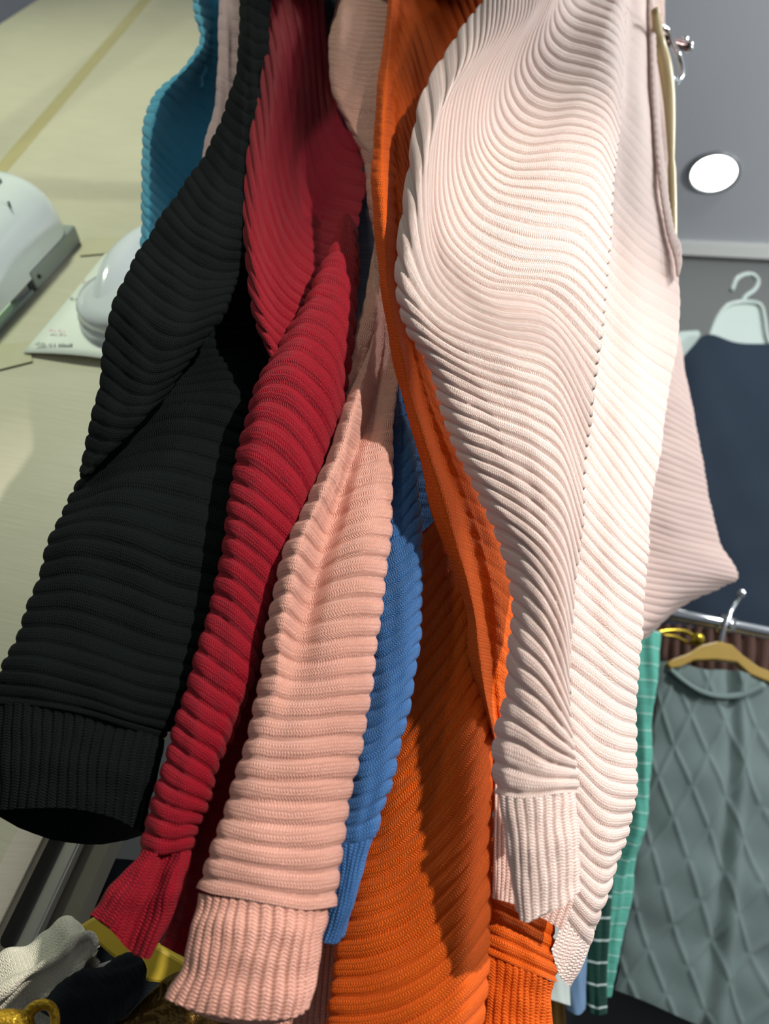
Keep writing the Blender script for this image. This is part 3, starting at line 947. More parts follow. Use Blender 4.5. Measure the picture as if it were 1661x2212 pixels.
cloth('body', g, K_orange,
      [[(860, 1180), (900, 1160), (935, 1130), (965, 1090), (990, 1050), (1020, 1010)], [(850, 1400), (890, 1370), (930, 1320), (970, 1260), (1010, 1200), (1060, 1130)],
       [(840, 1560), (880, 1520), (925, 1450), (970, 1380), (1020, 1310), (1090, 1240)], [(820, 1680), (865, 1650), (915, 1580), (970, 1500), (1030, 1420), (1092, 1340)],
       [(790, 1790), (840, 1770), (900, 1710), (965, 1620), (1030, 1530), (1086, 1450)], [(770, 1890), (830, 1875), (900, 1830), (970, 1755), (1030, 1660), (1074, 1570)],
       [(750, 1980), (810, 1970), (885, 1935), (960, 1865), (1025, 1780), (1070, 1690)], [(724, 2065), (800, 2058), (880, 2025), (960, 1955), (1022, 1880), (1069, 1800)],
       [(711, 2140), (790, 2138), (870, 2112), (950, 2060), (1015, 1990), (1064, 1920)], [(704, 2215), (780, 2214), (865, 2195), (945, 2150), (1010, 2090), (1057, 2030)],
       [(699, 2290), (780, 2288), (860, 2272), (940, 2235), (1005, 2185), (1049, 2130)], [(694, 2370), (775, 2368), (860, 2355), (940, 2320), (1000, 2280), (1043, 2230)],
       [(690, 2450), (775, 2448), (860, 2435), (935, 2405), (995, 2370), (1038, 2330)]],
      ribs=[0, 3.5, 6.5, 9, 11.3, 13.6, 15.7, 17.7, 19.6, 21.5, 23.4, 25.3, 27.2], q=[.55, .53, .515, .505, .50, .495, .492, .49, .488, .487, .487, .487, .487],
      offs=[0.006, -0.002, -0.008, -0.014, -0.016, 0.0], bulge=0.012, amp=0.0015, per=12, ns=100, thick=0.03, stitch=0.0018, spr=5.5)
cloth('cuff_sleeve', g, K_orange,
      [[(1040, 1800), (1100, 1820), (1150, 1845), (1192, 1868)], [(1040, 1880), (1100, 1902), (1150, 1928), (1195, 1952)], [(1040, 1960), (1100, 1985), (1150, 2010), (1198, 2036)],
       [(1036, 2050), (1100, 2080), (1150, 2102), (1199, 2122)]],
      ribs=[0, 2.7, 5.4, 8.5], q=[.52, .515, .51, .51], bulge=0.012, amp=0.0013, per=12, ns=50, thick=0.02, stitch=0.0018, wav=0.05)
cloth('cuff', g, K_orange,
      [[(1034, 2050), (1100, 2080), (1150, 2102), (1197, 2122)], [(1028, 2150), (1095, 2175), (1148, 2190), (1196, 2205)], [(1024, 2260), (1090, 2275), (1145, 2285), (1194, 2295)]],
      ribs=[0, 5, 10], ribs_s=11, q=.51, bulge=0.011, amp=0.0011, thick=0.018, stitch=0.0017)

shoulder(g, K_orange, -0.02, 0.05, 2.01, 0.43, 0.34)

# --- pale pink, nearest
g = empty('ribbed_jumper', at_q(1150, 1000, 0.36), 'pale pink ribbed knit jumper in full light with neckline beside the hanger', 'jumper', GRP)
WR = [
    [(1290, -230), (1296, -160), (1302, -110), (1310, -70), (1322, -48), (1334, -38), (1342, -30), (1350, -15), (1353, 5)],
    [(1232, -140), (1222, -60), (1226, -20), (1240, 8), (1262, 24), (1290, 34), (1318, 44), (1338, 62), (1348, 95)],
    [(1200, -150), (1200, -30), (1182, 50), (1186, 92), (1215, 118), (1255, 128), (1295, 140), (1328, 165), (1342, 205)],
    [(1165, -150), (1176, -20), (1130, 90), (1112, 160), (1135, 215), (1185, 240), (1250, 238), (1305, 262), (1334, 315)],
    [(1130, -130), (1140, 20), (1085, 130), (1058, 235), (1075, 300), (1130, 332), (1215, 326), (1288, 342), (1326, 400)],
    [(1090, -90), (1080, 60), (1020, 170), (1000, 290), (1008, 370), (1055, 440), (1150, 470), (1250, 490), (1316, 560)],
    [(1040, 5), (1030, 110), (975, 210), (958, 340), (962, 440), (1000, 520), (1095, 580), (1220, 600), (1304, 680)],
    [(985, 82), (985, 160), (945, 255), (932, 400), (938, 490), (970, 560), (1050, 620), (1180, 648), (1294, 765)],
    [(905, 228), (918, 310), (918, 420), (925, 520), (948, 592), (1000, 645), (1080, 682), (1195, 705), (1286, 835)],
    [(878, 378), (893, 450), (908, 530), (928, 595), (958, 640), (1010, 682), (1085, 712), (1195, 742), (1279, 885)],
    [(856, 552), (872, 585), (895, 622), (922, 660), (960, 696), (1020, 724), (1100, 748), (1200, 785), (1273, 925)],
    [(869, 688), (890, 702), (915, 718), (948, 742), (992, 766), (1052, 790), (1120, 810), (1205, 850), (1267, 985)],
    [(917, 779), (942, 794), (970, 808), (1004, 824), (1046, 844), (1095, 860), (1145, 878), (1210, 925), (1261, 1070)],
    [(969, 930), (995, 942), (1026, 957), (1062, 970), (1099, 988), (1135, 1006), (1175, 1034), (1218, 1082), (1250, 1190)],
    [(1030, 1066), (1052, 1077), (1078, 1092), (1108, 1110), (1138, 1130), (1165, 1152), (1192, 1184), (1218, 1235), (1237, 1320)],
    [(1076, 1164), (1100, 1177), (1122, 1190), (1145, 1208), (1166, 1232), (1184, 1258), (1202, 1292), (1220, 1345), (1231, 1410)],
    [(1104, 1278), (1122, 1290), (1140, 1306), (1158, 1326), (1175, 1348), (1190, 1372), (1204, 1402), (1220, 1448), (1230, 1495)],
    [(1096, 1412), (1110, 1432), (1126, 1448), (1146, 1464), (1166, 1482), (1186, 1504), (1204, 1528), (1222, 1555), (1232, 1578)],
    [(1089, 1510), (1104, 1520), (1122, 1534), (1142, 1550), (1164, 1566), (1186, 1582), (1206, 1598), (1226, 1614), (1237, 1626)],
    [(1069, 1590), (1090, 1598), (1112, 1606), (1134, 1616), (1156, 1630), (1180, 1642), (1204, 1650), (1228, 1656), (1244, 1660)],
    [(1065, 1650), (1088, 1660), (1112, 1670), (1136, 1677), (1160, 1682), (1184, 1684), (1208, 1684), (1230, 1684), (1247, 1684)],
    [(1073, 1714), (1094, 1722), (1116, 1726), (1138, 1726), (1160, 1723), (1184, 1718), (1208, 1714), (1230, 1712), (1248, 1712)]]
WRIB = [-3.5, 1, 5.5, 11, 16, 22.5, 27, 30, 32.6, 34.2, 36, 38.6, 41.2, 45.8, 50, 52.7, 55.6, 59.2, 61.2, 63, 64.1, 65.3]
WQ = [.52, .50, .485, .47, .455, .44, .43, .425, .42, .417, .415, .413, .411, .408, .408, .41, .412, .415, .418, .42, .42, .42]
_wk = np.array([0, 7, 11, 14, 21])
_wo = np.array([[.012, -.006, -.004, -.002, -.002, -.005, -.008, -.004, .012], [.012, -.006, -.006, -.004, -.004, -.007, -.011, -.006, .012],
                [.010, -.004, -.009, -.011, -.013, -.015, -.016, -.009, .011], [.009, -.003, -.009, -.012, -.014, -.014, -.013, -.008, .009],
                [.008, -.004, -.008, -.011, -.012, -.012, -.011, -.006, .008]])
WO = hermite(_wk, _wo, np.arange(len(WR), dtype=float))
cloth('sleeve', g, K_white, WR, ribs=WRIB, q=WQ, offs=WO, amp=0.0019, groove=0.13, per=11, ns=140, thick=0.016, nb=20, stitch=0.0016, spr=4.5, wav=0.06, sharp=0.75, wrinkle=0.0006)
cloth('cuff', g, K_white,
      [[(1074, 1712), (1116, 1724), (1160, 1721), (1208, 1713), (1247, 1710)], [(1084, 1790), (1122, 1802), (1165, 1802), (1212, 1794), (1251, 1786)],
       [(1098, 1875), (1130, 1890), (1172, 1888), (1218, 1876), (1254, 1862)], [(1112, 1958), (1134, 1992), (1176, 1974), (1222, 1952), (1253, 1918)]],
      ribs=[0, 4, 8, 12], ribs_s=9, q=[.42, .42, .422, .424], bulge=.013, amp=0.0011, thick=[.014, .016, .018, .02], stitch=0.0016, wrinkle=0.0006)
WB = [[(1338, -160), (1362, -158), (1388, -156), (1408, -150)], [(1336, 40), (1360, 52), (1388, 70), (1413, 90)], [(1320, 260), (1350, 300), (1390, 350), (1432, 400)],
      [(1296, 500), (1335, 545), (1390, 595), (1469, 640)], [(1268, 730), (1320, 790), (1380, 850), (1437, 900)], [(1252, 915), (1300, 972), (1352, 1040), (1406, 1115)],
      [(1236, 1095), (1290, 1150), (1342, 1205), (1394, 1250)], [(1222, 1250), (1280, 1298), (1335, 1350), (1384, 1385)], [(1216, 1392), (1285, 1440), (1335, 1480), (1378, 1505)],
      [(1220, 1528), (1285, 1588), (1335, 1612), (1375, 1618)], [(1225, 1628), (1290, 1688), (1335, 1706), (1374, 1708)], [(1232, 1730), (1288, 1790), (1328, 1804), (1357, 1796)],
      [(1238, 1830), (1282, 1870), (1308, 1884), (1331, 1868)], [(1232, 1915), (1262, 1955), (1283, 1972), (1301, 1962)], [(1212, 1972), (1238, 2008), (1257, 2030), (1276, 2045)]]
for r_, w_ in zip(WB, [120] * 11 + [100, 80, 50, 20]):         # the panel runs on behind the sleeve
    r_.insert(0, (r_[0][0] - w_, r_[0][1] - w_ * 0.3))
cloth('body', g, K_white, WB,
      ribs=[0, 5, 14, 24, 33, 40, 46, 51, 55, 58.7, 61.5, 64.5, 67.2, 70, 72], q=[.60, .59, .58, .565, .55, .54, .53, .525, .52, .515, .512, .51, .51, .51, .51],
      offs=[0.03, -0.01, -0.004, 0.004, 0.03], s_knots=[0, .34, .56, .78, 1], amp=0.0014, amp_t=[.1, .15, .25, .35, .5, .8, 1, 1, 1, 1, 1, 1, 1, 1, 1], per=9, ns=90, thick=0.02, stitch=0.0018, spr=5, wrinkle=0.001)
cloth('hem', g, K_white,
      [[(1214, 1970), (1238, 2006), (1257, 2028), (1275, 2043)], [(1206, 2010), (1225, 2045), (1242, 2070), (1258, 2090)], [(1190, 2050), (1202, 2090), (1214, 2116), (1233, 2132)]],
      ribs=[0, 4, 8], ribs_s=8, q=.51, offs=[-0.01, -0.004, 0.004, 0.03], amp=0.0008, thick=0.012, stitch=0.0022, wrinkle=0.0)
cloth('back_hem', g, K_whiteshade,
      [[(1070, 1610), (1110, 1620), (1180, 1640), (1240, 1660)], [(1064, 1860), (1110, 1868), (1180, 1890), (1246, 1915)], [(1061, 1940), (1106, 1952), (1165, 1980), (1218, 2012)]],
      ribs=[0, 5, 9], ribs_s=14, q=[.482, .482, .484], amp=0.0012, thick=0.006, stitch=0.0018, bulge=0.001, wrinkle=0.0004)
WF = [[(1425, 690), (1448, 706), (1468, 728)], [(1412, 810), (1455, 830), (1492, 858)], [(1395, 930), (1458, 955), (1515, 984)], [(1382, 1030), (1458, 1058), (1534, 1080)],
      [(1372, 1120), (1462, 1150), (1556, 1172)], [(1366, 1190), (1470, 1216), (1592, 1245)], [(1360, 1250), (1458, 1268), (1558, 1271)], [(1355, 1310), (1425, 1326), (1470, 1312)],
      [(1350, 1368), (1385, 1378), (1402, 1374)]]
for r_ in WF:
    r_.insert(0, (r_[0][0] - 110, r_[0][1] - 30))
cloth('far_sleeve', g, K_whiteshade, WF,
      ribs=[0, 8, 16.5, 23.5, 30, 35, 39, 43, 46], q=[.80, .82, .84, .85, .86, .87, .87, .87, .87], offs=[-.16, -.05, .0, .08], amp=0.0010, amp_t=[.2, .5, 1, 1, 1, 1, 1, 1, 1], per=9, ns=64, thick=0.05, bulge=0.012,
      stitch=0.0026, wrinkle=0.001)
cloth('neck_band', g, K_white,
      [[(1398, -160), (1406, -160), (1414, -160)], [(1401, 60), (1409, 62), (1416, 64)], [(1408, 220), (1416, 222), (1424, 224)], [(1418, 360), (1427, 361), (1436, 360)],
       [(1430, 450), (1439, 450), (1448, 448)], [(1442, 515), (1451, 510), (1459, 503)], [(1456, 560), (1464, 550), (1472, 535)], [(1462, 600), (1468, 592), (1473, 575)]],
      ribs=[0, 12, 21, 29, 34, 38, 41, 43], q=[.612, .603, .598, .594, .59, .588, .586, .585], bulge=0.003, amp=0.0005, per=8, ns=18, thick=0.006, stitch=0.0016, wrinkle=0)
cloth('back_neck', g, K_whiteshade,
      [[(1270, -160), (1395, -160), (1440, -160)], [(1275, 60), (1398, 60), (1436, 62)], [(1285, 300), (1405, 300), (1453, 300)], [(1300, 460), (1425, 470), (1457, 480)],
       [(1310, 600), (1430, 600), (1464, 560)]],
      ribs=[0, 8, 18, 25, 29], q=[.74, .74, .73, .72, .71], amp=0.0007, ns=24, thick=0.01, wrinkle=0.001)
shoulder(g, K_white, 0.075, 0.09, 2.12, 0.44, 0.36)
# ================================================================== rail end and hanger of the pale pink jumper
M_chrome = plain('chrome', (215, 218, 220), 0.12, metal=1.0)
M_wood = plain('pale_wood', (196, 176, 128), 0.4, noise=0.08, nscale=60)
M_gold = plain('gold_wood', (184, 148, 66), 0.35, noise=0.1, nscale=40)
M_railred = plain('brown_chrome', (150, 122, 118), 0.18, metal=0.9)
M_brass = plain('brass', (222, 190, 70), 0.22, metal=0.9)
rq = 0.55
re_ = at_q(1488, 101, rq)
rl = empty('clothes_rail', re_, 'slim dark chrome rail end above the pale pink neckline', 'rail')
tube('rod', [re_ + R0 * 0.0, re_ - R0 * 1.15], 0.0052, M_railred, rl, 16)
sp = smooth_path([re_ + R0 * 0.000, re_ + R0 * 0.0025, re_ + R0 * 0.005], 8)
tube('end_cap', sp, [0.0062 * math.sqrt(max(0.05, 1 - (i / 7) ** 2)) for i in range(8)], M_chrome, rl, 16)
tube('stop_knob', smooth_path([re_ + np.array([-0.006, 0, 0.004]), re_ + np.array([-0.006, 0, 0.010]), re_ + np.array([-0.006, 0, 0.013])], 6), [0.004, 0.0045, 0.005, 0.005, 0.004, 0.002], M_chrome, rl, 12)
for xx in (-0.35, -1.05):
    tube('drop_rod', [re_ + R0 * xx, np.array([re_[0] + xx, re_[1], CEIL])], 0.005, M_chrome, rl, 12)

hg = empty('wooden_hanger', at_q(1445, 100, 0.55), 'pale wooden hanger with steel hook inside the pale pink neckline', 'hanger')
hp = smooth_path([at_q(x, y, q_) for x, y, q_ in ((1414, 20, .49), (1424, 90, .52), (1437, 145, .525), (1446, 220, .53), (1450, 330, .53), (1453, 430, .528), (1454, 525, .525))], 30)
tube('arm', hp, [0.003 + 0.0045 * math.sin(math.pi * min(1, i / 22 + 0.08)) + (0.0012 if i > 20 else 0) for i in range(30)], M_wood, hg, 14, flat=0.7)
hk = smooth_path([at_q(x, y, q_) for x, y, q_ in ((1416, 56, .535), (1432, 58, .54), (1446, 72, .545), (1455, 96, .540), (1464, 116, .538), (1472, 140, .545), (1473, 162, .55), (1464, 176, .55), (1450, 170, .54))], 36)
tube('hook', hk, 0.0030, M_chrome, hg, 10)

# ================================================================== upper row on the back wall: navy garment on a white hanger
M_hang = plain('white_plastic_hanger', (186, 198, 190), 0.25, coat=0.3)
K_navyg = knit('navy_cloth', (36, 48, 62), 0.85, 0.2, 0.4, 0.2, 0.12)
nq = 1.22
g = empty('navy_top', at_q(1580, 1000, nq), 'navy blue top hung flat on a white hanger against the grey wall', 'top')
cloth('body', g, K_navyg,
      [[(1452, 800), (1492, 752), (1528, 722), (1590, 738), (1670, 740), (1800, 750)], [(1440, 900), (1490, 880), (1540, 872), (1600, 880), (1680, 886), (1800, 900)],
       [(1436, 1050), (1490, 1042), (1545, 1042), (1605, 1050), (1685, 1058), (1800, 1075)], [(1430, 1200), (1488, 1196), (1545, 1200), (1605, 1210), (1685, 1220), (1800, 1240)],
       [(1425, 1352), (1485, 1352), (1545, 1360), (1605, 1372), (1685, 1384), (1800, 1405)]],
      ribs=[0, 4, 9, 14, 19], q=nq, bulge=0.02, amp=0.0, ns=40, thick=0.02, k=1.0, wrinkle=0.004, stitch=0.004)
h2 = empty('plastic_hanger', at_q(1600, 690, nq), 'white plastic hanger with curled hook above the navy top', 'hanger')
n_off = np.array([0, 0.014, 0])
op = [(1528, 740), (1546, 692), (1566, 664), (1590, 653), (1626, 653), (1644, 662), (1651, 690), (1655, 720), (1662, 745), (1600, 760)]
prism('plate', [at_q(x, y, nq - 0.005) for x, y in op], n_off, M_hang, h2, 0.003)
tube('rim', smooth_path([at_q(x, y, nq - 0.008) for x, y in op[:9]], 40), 0.0048, M_hang, h2, 10)
tube('hook', smooth_path([at_q(x, y, nq) for x, y in ((1600, 656), (1610, 640), (1629, 626), (1637, 608), (1626, 594), (1608, 593), (1590, 604), (1580, 628))], 36), 0.0052, M_hang, h2, 12)
prism('shoulder', [at_q(x, y, nq + 0.0) for x, y in ((1440, 722), (1470, 714), (1510, 711), (1517, 722), (1498, 752), (1472, 786), (1440, 800))], n_off, M_hang, h2, 0.005)

# ================================================================== lower rail
lq = 1.08
lr = empty('chrome_rail', at_q(1560, 1355, lq), 'thick shiny chrome rail below the navy top', 'rail')
la, lb = at_q(1395, 1316, lq), at_q(1661, 1368, lq)
ldir = (lb - la) / np.linalg.norm(lb - la)
tube('pipe', [la - ldir * 0.3, lb + ldir * 0.5], 0.0105, M_chrome, lr, 24)
bc = at_q(1567, 1348, lq)
tube('collar', [bc - ldir * 0.010, bc + ldir * 0.010], 0.0145, M_chrome, lr, 20)

g = empty('gold_hanger', at_q(1545, 1400, lq - 0.02), 'gold painted wooden hanger with chrome hook holding the grey jumper', 'hanger')
ou = [(1442, 1433), (1452, 1424), (1490, 1410), (1516, 1393), (1550, 1385), (1582, 1392), (1605, 1415), (1640, 1440), (1700, 1463), (1740, 1480),
      (1736, 1500), (1660, 1472), (1620, 1456), (1592, 1430), (1545, 1424), (1500, 1426), (1470, 1440), (1448, 1443)]
prism('bar', [at_q(x, y, lq - 0.02) for x, y in ou], (0, 0.014, 0), M_gold, g, 0.002)
tube('hook', smooth_path([at_q(x, y, q_) for x, y, q_ in ((1558, 1388, lq - .013), (1561, 1368, lq - .015), (1568, 1344, lq - .016), (1580, 1318, lq - .014), (1592, 1298, lq - 0.004), (1602, 1282, lq + .012), (1606, 1278, lq + .022))], 30), 0.0034, M_chrome, g, 12)
tube('hook_tip', smooth_path([at_q(1597, 1288, lq - 0.01), at_q(1603, 1279, lq - 0.01), at_q(1606, 1275, lq - .01)], 8), [0.005, 0.0062, 0.0066, 0.0066, 0.006, 0.005, 0.004, 0.002], M_chrome, g, 12)
g = empty('brass_hanger', at_q(1500, 1380, lq + 0.1), 'small brass hanger end peeking out behind the gold hanger', 'hanger')
c_ = at_q(1507, 1381, lq + 0.06)
tube('ball', [c_ + R0 * 0.011 * math.sin(a) for a in np.linspace(-1.5, 1.5, 12)], [max(0.0008, 0.0115 * math.cos(a)) for a in np.linspace(-1.5, 1.5, 12)], M_brass, g, 16)
tube('rod', smooth_path([at_q(x, y, lq + 0.07) for x, y in ((1420, 1366), (1450, 1362), (1480, 1364), (1500, 1376))], 16), 0.0032, M_brass, g, 10)
tube('rod', smooth_path([at_q(x, y, lq + 0.07) for x, y in ((1430, 1372), (1460, 1376), (1484, 1388), (1500, 1390))], 16), 0.0026, M_brass, g, 10)

K_brown = knit('brown_cloth', (96, 68, 58), 0.8, 0.1, 0.5, 0.2, 0.4)
g = empty('brown_garment', at_q(1540, 1420, lq + 0.16), 'dark brown pleated garment behind the gold hanger', 'garment')
cloth('folds', g, K_brown, [[(1400, 1348), (1480, 1352), (1560, 1362), (1660, 1380), (1780, 1400)], [(1395, 1450), (1475, 1456), (1555, 1466), (1655, 1484), (1775, 1505)],
                            [(1390, 1560), (1470, 1566), (1550, 1576), (1650, 1594), (1770, 1615)]], ribs=[0, 4, 8], ribs_s=13, q=lq + 0.12, amp=0.016, thick=0.02, k=1.0, wrinkle=0.002)

# grey jumper with raised diamond lattice
K_grey = knit('sage_grey_cloth', (126, 142, 138), 0.8, 0.25, 0.5, 0.2, 0.12)


def lattice(t, s):
    a = s * 4.2 + 0.10 * np.sin(3 * t * 3.1)
    b = t * 4.9
    r = lambda x: np.exp(-((x - np.round(x)) / 0.09) ** 2)
    return 0.0020 * np.maximum(r(a + b), r(a - b + 0.35)) + 0.004 * np.exp(-((s - 0.66 + 0.04 * t) / 0.05) ** 2) - 0.005 * np.exp(-((s - 0.58 + 0.04 * t) / 0.045) ** 2)


g = empty('lattice_jumper', at_q(1500, 1800, lq), 'sage grey jumper with raised diamond lattice on the gold hanger', 'jumper')
cloth('body', g, K_grey,
      [[(1424, 1430), (1462, 1430), (1520, 1446), (1580, 1448), (1640, 1466), (1780, 1500)], [(1412, 1560), (1465, 1572), (1525, 1586), (1590, 1600), (1650, 1616), (1780, 1650)],
       [(1392, 1720), (1450, 1736), (1515, 1756), (1582, 1776), (1645, 1796), (1770, 1836)], [(1368, 1880), (1430, 1900), (1500, 1926), (1570, 1950), (1635, 1974), (1760, 2020)],
       [(1344, 2030), (1410, 2054), (1480, 2084), (1555, 2114), (1625, 2142), (1750, 2194)], [(1328, 2138), (1396, 2164), (1466, 2196), (1540, 2228), (1612, 2258), (1740, 2314)]],
      ribs=[0, 5, 11, 17, 23, 27], q=lq - 0.002, bulge=0.012, amp=0.0, ns=150, per=9, thick=0.024, k=1.0, disp=lattice, wrinkle=0.003, stitch=0.0035, spr=8)
tube('neckline', smooth_path([at_q(x, y, lq - 0.018) for x, y in ((1448, 1446), (1470, 1466), (1510, 1492), (1555, 1504), (1600, 1500), (1650, 1478))], 30), 0.0055, K_grey, g, 10, flat=0.6)


def striped(name, rgb, stripe, n, w=0.14):
    m = knit(name, rgb, 0.75, 0.2, 0.5, 0.2, 0.15)
    nt = m.node_tree
    bs = nt.nodes['Principled BSDF']
    old = bs.inputs['Base Color'].links[0].from_socket
    uv = nt.nodes.new('ShaderNodeUVMap'); uv.uv_map = 'UVMap'
    sp_ = nt.nodes.new('ShaderNodeSeparateXYZ')
    nt.links.new(uv.outputs[0], sp_.inputs[0])
    fr = math_node(nt, 'FRACT', math_node(nt, 'DIVIDE', sp_.outputs[1], n))
    lt = math_node(nt, 'LESS_THAN', fr, w)
    mx = nt.nodes.new('ShaderNodeMix'); mx.data_type = 'RGBA'
    nt.links.new(lt, mx.inputs['Factor'])
    nt.links.new(old, mx.inputs['A'])
    mx.inputs['B'].default_value = srgb(*stripe)
    nt.links.new(mx.outputs['Result'], bs.inputs['Base Color'])
    return m


K_mint = striped('mint_striped_cloth', (102, 190, 168), (190, 228, 214), 4.0, 0.07)
K_green = striped('bottle_green_striped_cloth', (24, 66, 54), (196, 212, 204), 4.0, 0.10)
K_pale = knit('pale_blue_cloth', (120, 152, 186), 0.75, 0.2, 0.5, 0.2, 0.15)
K_offw = knit('off_white_cloth', (206, 216, 210), 0.75, 0.2, 0.5, 0.2, 0.15)
K_och = knit('ochre_brown_cloth', (128, 92, 42), 0.8, 0.1, 0.5, 0.2, 0.2)
mq = 0.98
g = empty('striped_top', at_q(1370, 1700, mq), 'mint green top with thin white stripes beside the grey lattice jumper', 'top')
cloth('sleeve', g, K_mint,
      [[(1330, 1360), (1395, 1358), (1422, 1366)], [(1335, 1520), (1390, 1525), (1416, 1528)], [(1340, 1680), (1384, 1690), (1406, 1690)], [(1335, 1780), (1380, 1792), (1394, 1792)],
       [(1310, 1860), (1352, 1872), (1374, 1868)], [(1296, 1960), (1332, 1970), (1358, 1968)], [(1282, 2060), (1312, 2066), (1330, 2064)], [(1276, 2150), (1300, 2158), (1319, 2150)]],
      ribs=[0, 4, 8, 10.5, 12.5, 15, 17.5, 19.8], q=mq, bulge=0.02, amp=0.0006, ns=30, thick=0.02, k=1.0, spr=4, wrinkle=0.004, stitch=0.003)
g = empty('striped_top', at_q(1290, 2050, mq - 0.06), 'bottle green top with white stripes hanging below the mint one', 'top')
cloth('sleeve', g, K_green,
      [[(1250, 1840), (1300, 1846), (1326, 1850)], [(1252, 1950), (1296, 1958), (1318, 1958)], [(1256, 2060), (1292, 2070), (1314, 2068)], [(1262, 2180), (1290, 2194), (1308, 2188)]],
      ribs=[0, 2.2, 4.2, 6.4], q=mq - 0.04, bulge=0.015, amp=0.0, per=20, ns=30, thick=0.02, k=1.0, spr=4, wrinkle=0.003, stitch=0.003)
g = empty('pale_blue_top', at_q(1246, 2120, mq - 0.1), 'pale blue top hanging below the pale pink hem', 'top')
cloth('sleeve', g, K_pale, [[(1200, 1980), (1245, 1990), (1276, 1996)], [(1205, 2090), (1245, 2100), (1268, 2102)], [(1222, 2180), (1248, 2192), (1264, 2180)]],
      ribs=[0, 4, 8], q=mq - 0.07, bulge=0.012, amp=0.0, per=8, ns=24, thick=0.016, k=1.0)
g = empty('off_white_top', at_q(1210, 2140, mq - 0.14), 'off white top edge hanging beside the pale blue one', 'top')
cloth('hem', g, K_offw, [[(1150, 1990), (1195, 2000), (1230, 2010)], [(1155, 2090), (1198, 2100), (1232, 2110)], [(1160, 2150), (1200, 2162), (1230, 2172)]],
      ribs=[0, 4, 7], q=mq - 0.1, bulge=0.01, amp=0.0, per=8, ns=24, thick=0.014, k=1.0)
g = empty('ochre_garment', at_q(1205, 2200, mq), 'ochre brown garment hanging low beneath the off white top', 'garment')
cloth('hem', g, K_och, [[(1140, 2120), (1185, 2130), (1222, 2140)], [(1140, 2200), (1185, 2210), (1222, 2218)], [(1140, 2300), (1185, 2310), (1222, 2318)]],
      ribs=[0, 4, 8], q=mq - 0.02, bulge=0.01, amp=0.0, per=8, ns=24, thick=0.014, k=1.0)
# dark bench the rail's clothes hang over
M_bench = plain('dark_bench', (38, 40, 42), 0.4, noise=0.1, nscale=12)
b0, b1 = at_q(1180, 2070, 1.16), at_q(1600, 2262, 1.16)
b1 = b1.copy(); b1[2] = b0[2] - 0.02; b1[0] = b0[0] + 0.75
pb = [up(b0, b0[2]), up(b1, b0[2]), up(b1, 0.0), up(b0, 0.0)]
be = empty('display_bench', (b0[0], b0[1], 0), 'dark display bench under the grey lattice jumper', 'bench')
prism('front', pb, (0, 0.02, 0), M_bench, be)
prism('top', [up(b0, b0[2]), up(b1, b0[2]), up(b1, b0[2]) + np.array([0, 0.10, 0]), up(b0, b0[2]) + np.array([0, 0.10, 0])], (0, 0, 0.012), M_bench, be)

# ================================================================== lower left: clothes below the board
K_cream = knit('fluffy_cream', (226, 222, 200), 0.85, 0.6, 1.4, 0.15, 0.2)
K_dnav = knit('blue_black_cloth', (20, 28, 34), 0.85, 0.1, 0.5, 0.15, 0.2)
M_glit = plain('gold_glitter', (190, 150, 40), 0.35, metal=0.7, noise=0.5, nscale=400, bump=0.002)
M_seq = plain('dark_gold_sequin', (112, 84, 34), 0.3, metal=0.6, noise=0.9, nscale=260, bump=0.003)
cq = 0.50
g = empty('dark_backing', at_q(300, 1950, 0.66), 'blue black cloth panel added to fill the gap behind the crimson cuff', 'backing')
cloth('panel', g, K_dnav, [[(205, 1850), (300, 1860), (420, 1880), (560, 1900)], [(165, 2000), (280, 2010), (410, 2030), (560, 2050)], [(120, 2150), (260, 2160), (400, 2180), (560, 2200)],  # added panel, keeps the bright world background out of the gap
                           [(80, 2300), (240, 2310), (390, 2330), (560, 2350)]], ribs=[0, 4, 8, 12], q=.66, bulge=0.01, amp=0.0, per=6, ns=30, thick=0.02, k=1.0, wrinkle=0.003)
g = empty('yellow_hanger', at_q(290, 2060, cq + 0.04), 'flat yellow wooden hanger bar behind the crimson cuff', 'hanger')
ou = [(168, 2002), (205, 1978), (250, 1996), (300, 2022), (345, 2046), (420, 2090), (400, 2132), (320, 2122), (280, 2098), (235, 2062), (200, 2030)]
prism('bar', [at_q(x, y, cq + 0.05) for x, y in ou], (0, 0.012, 0), plain('yellow_wood', (186, 160, 52), 0.4, noise=0.12, nscale=60), g, 0.002)
g = empty('fluffy_jumper', at_q(100, 2100, cq), 'fluffy cream knit jumper shoulder on the yellow hanger', 'jumper')
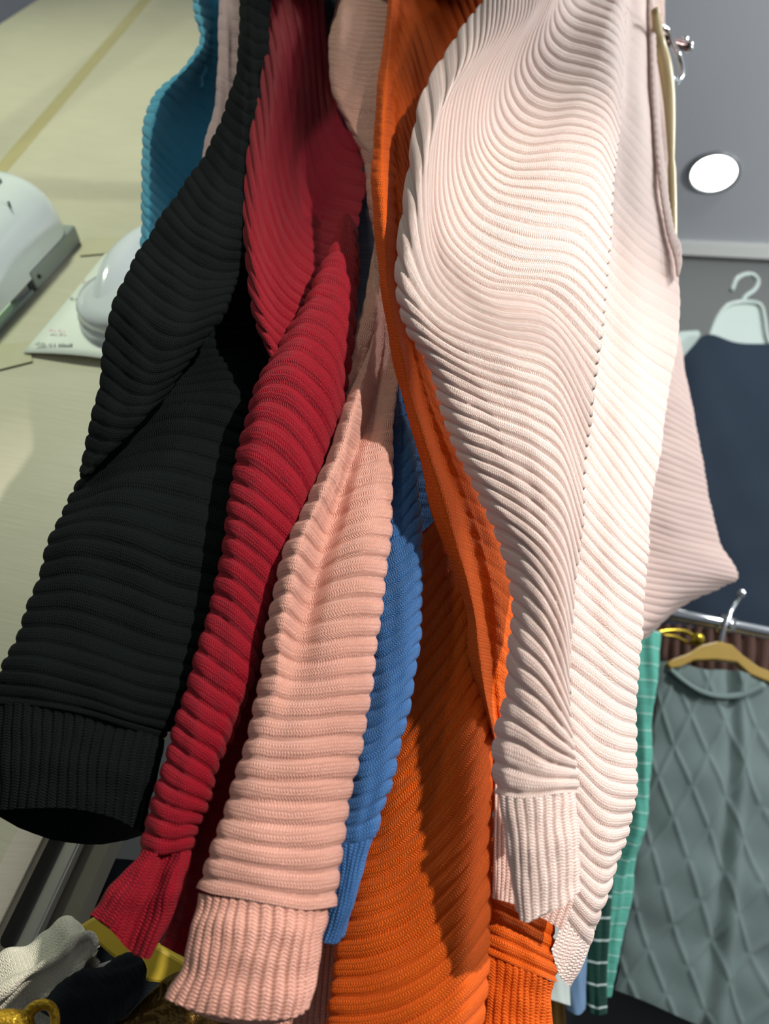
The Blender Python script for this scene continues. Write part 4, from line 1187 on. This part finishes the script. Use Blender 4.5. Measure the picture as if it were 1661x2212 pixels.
cloth('shoulder', g, K_cream,
      [[(-60, 2104), (-55, 2170), (-40, 2230), (-40, 2330)], [(40, 2060), (52, 2110), (66, 2170), (60, 2330)], [(108, 2026), (122, 2074), (140, 2130), (140, 2260)],
       [(158, 1990), (172, 2034), (184, 2080), (180, 2170)], [(186, 1998), (196, 2030), (204, 2064), (204, 2120)], [(200, 2030), (205, 2044), (210, 2062), (212, 2086)]],
      ribs=[0, 5, 9, 12.5, 14.5, 15.5], q=cq, bulge=0.016, offs=[0, -.006, .004, .004], amp=0.0, disp=lambda t, s: 0.0035 * np.sin(2 * math.pi * (3.2 * s + 0.5 * t)), per=10, ns=60, thick=0.02, k=1.0, wrinkle=0.003, stitch=0.003)
g = empty('dark_knit', at_q(240, 2140, cq), 'blue black knit sleeve beside the fluffy cream jumper', 'jumper')
cloth('sleeve', g, K_dnav,
      [[(60, 2170), (130, 2220), (110, 2300)], [(150, 2110), (215, 2170), (205, 2260)], [(222, 2085), (262, 2130), (262, 2200)], [(280, 2058), (306, 2095), (312, 2140)], [(300, 2060), (314, 2090), (318, 2124)]],
      ribs=[0, 5, 9, 13, 14], q=cq - 0.01, bulge=0.02, amp=0.0003, per=8, ns=40, thick=0.02, k=1.0, wrinkle=0.002)
g = empty('price_tag', at_q(222, 2095, cq + 0.03), 'small pale tag between the cream and dark knits', 'tag')
prism('card', [at_q(x, y, cq + 0.03) for x, y in ((200, 2118), (206, 2086), (240, 2074), (236, 2092), (215, 2112))], (0, 0.001, 0), plain('tag_card', (190, 186, 190), 0.5), g)
g = empty('sequin_dress', at_q(360, 2150, cq), 'dark gold sequin garment under the yellow hanger', 'dress')
cloth('panel', g, M_seq, [[(180, 2236), (230, 2270), (300, 2330)], [(270, 2190), (320, 2220), (380, 2290)], [(350, 2130), (400, 2170), (460, 2240)], [(430, 2070), (480, 2110), (540, 2180)]],
      ribs=[0, 4, 8, 12], q=cq + 0.0, bulge=0.008, amp=0.0, per=8, ns=40, thick=0.014, k=1.0, wrinkle=0.002)
g = empty('glitter_bow', at_q(70, 2190, cq - 0.04), 'gold glitter looped ornament on the dark knit', 'ornament')
gq = cq - 0.045
tube('loop', smooth_path([at_q(x, y, gq) for x, y in ((58, 2206), (62, 2188), (78, 2174), (98, 2170), (112, 2178), (119, 2194), (118, 2216), (110, 2240), (90, 2250), (70, 2236), (58, 2206))], 40), 0.0036, M_glit, g, 10, flat=0.6)
tube('band', smooth_path([at_q(x, y, gq) for x, y in ((-60, 2212), (-20, 2202), (20, 2199), (50, 2202), (64, 2196))], 24), 0.0045, M_glit, g, 10, flat=0.6)
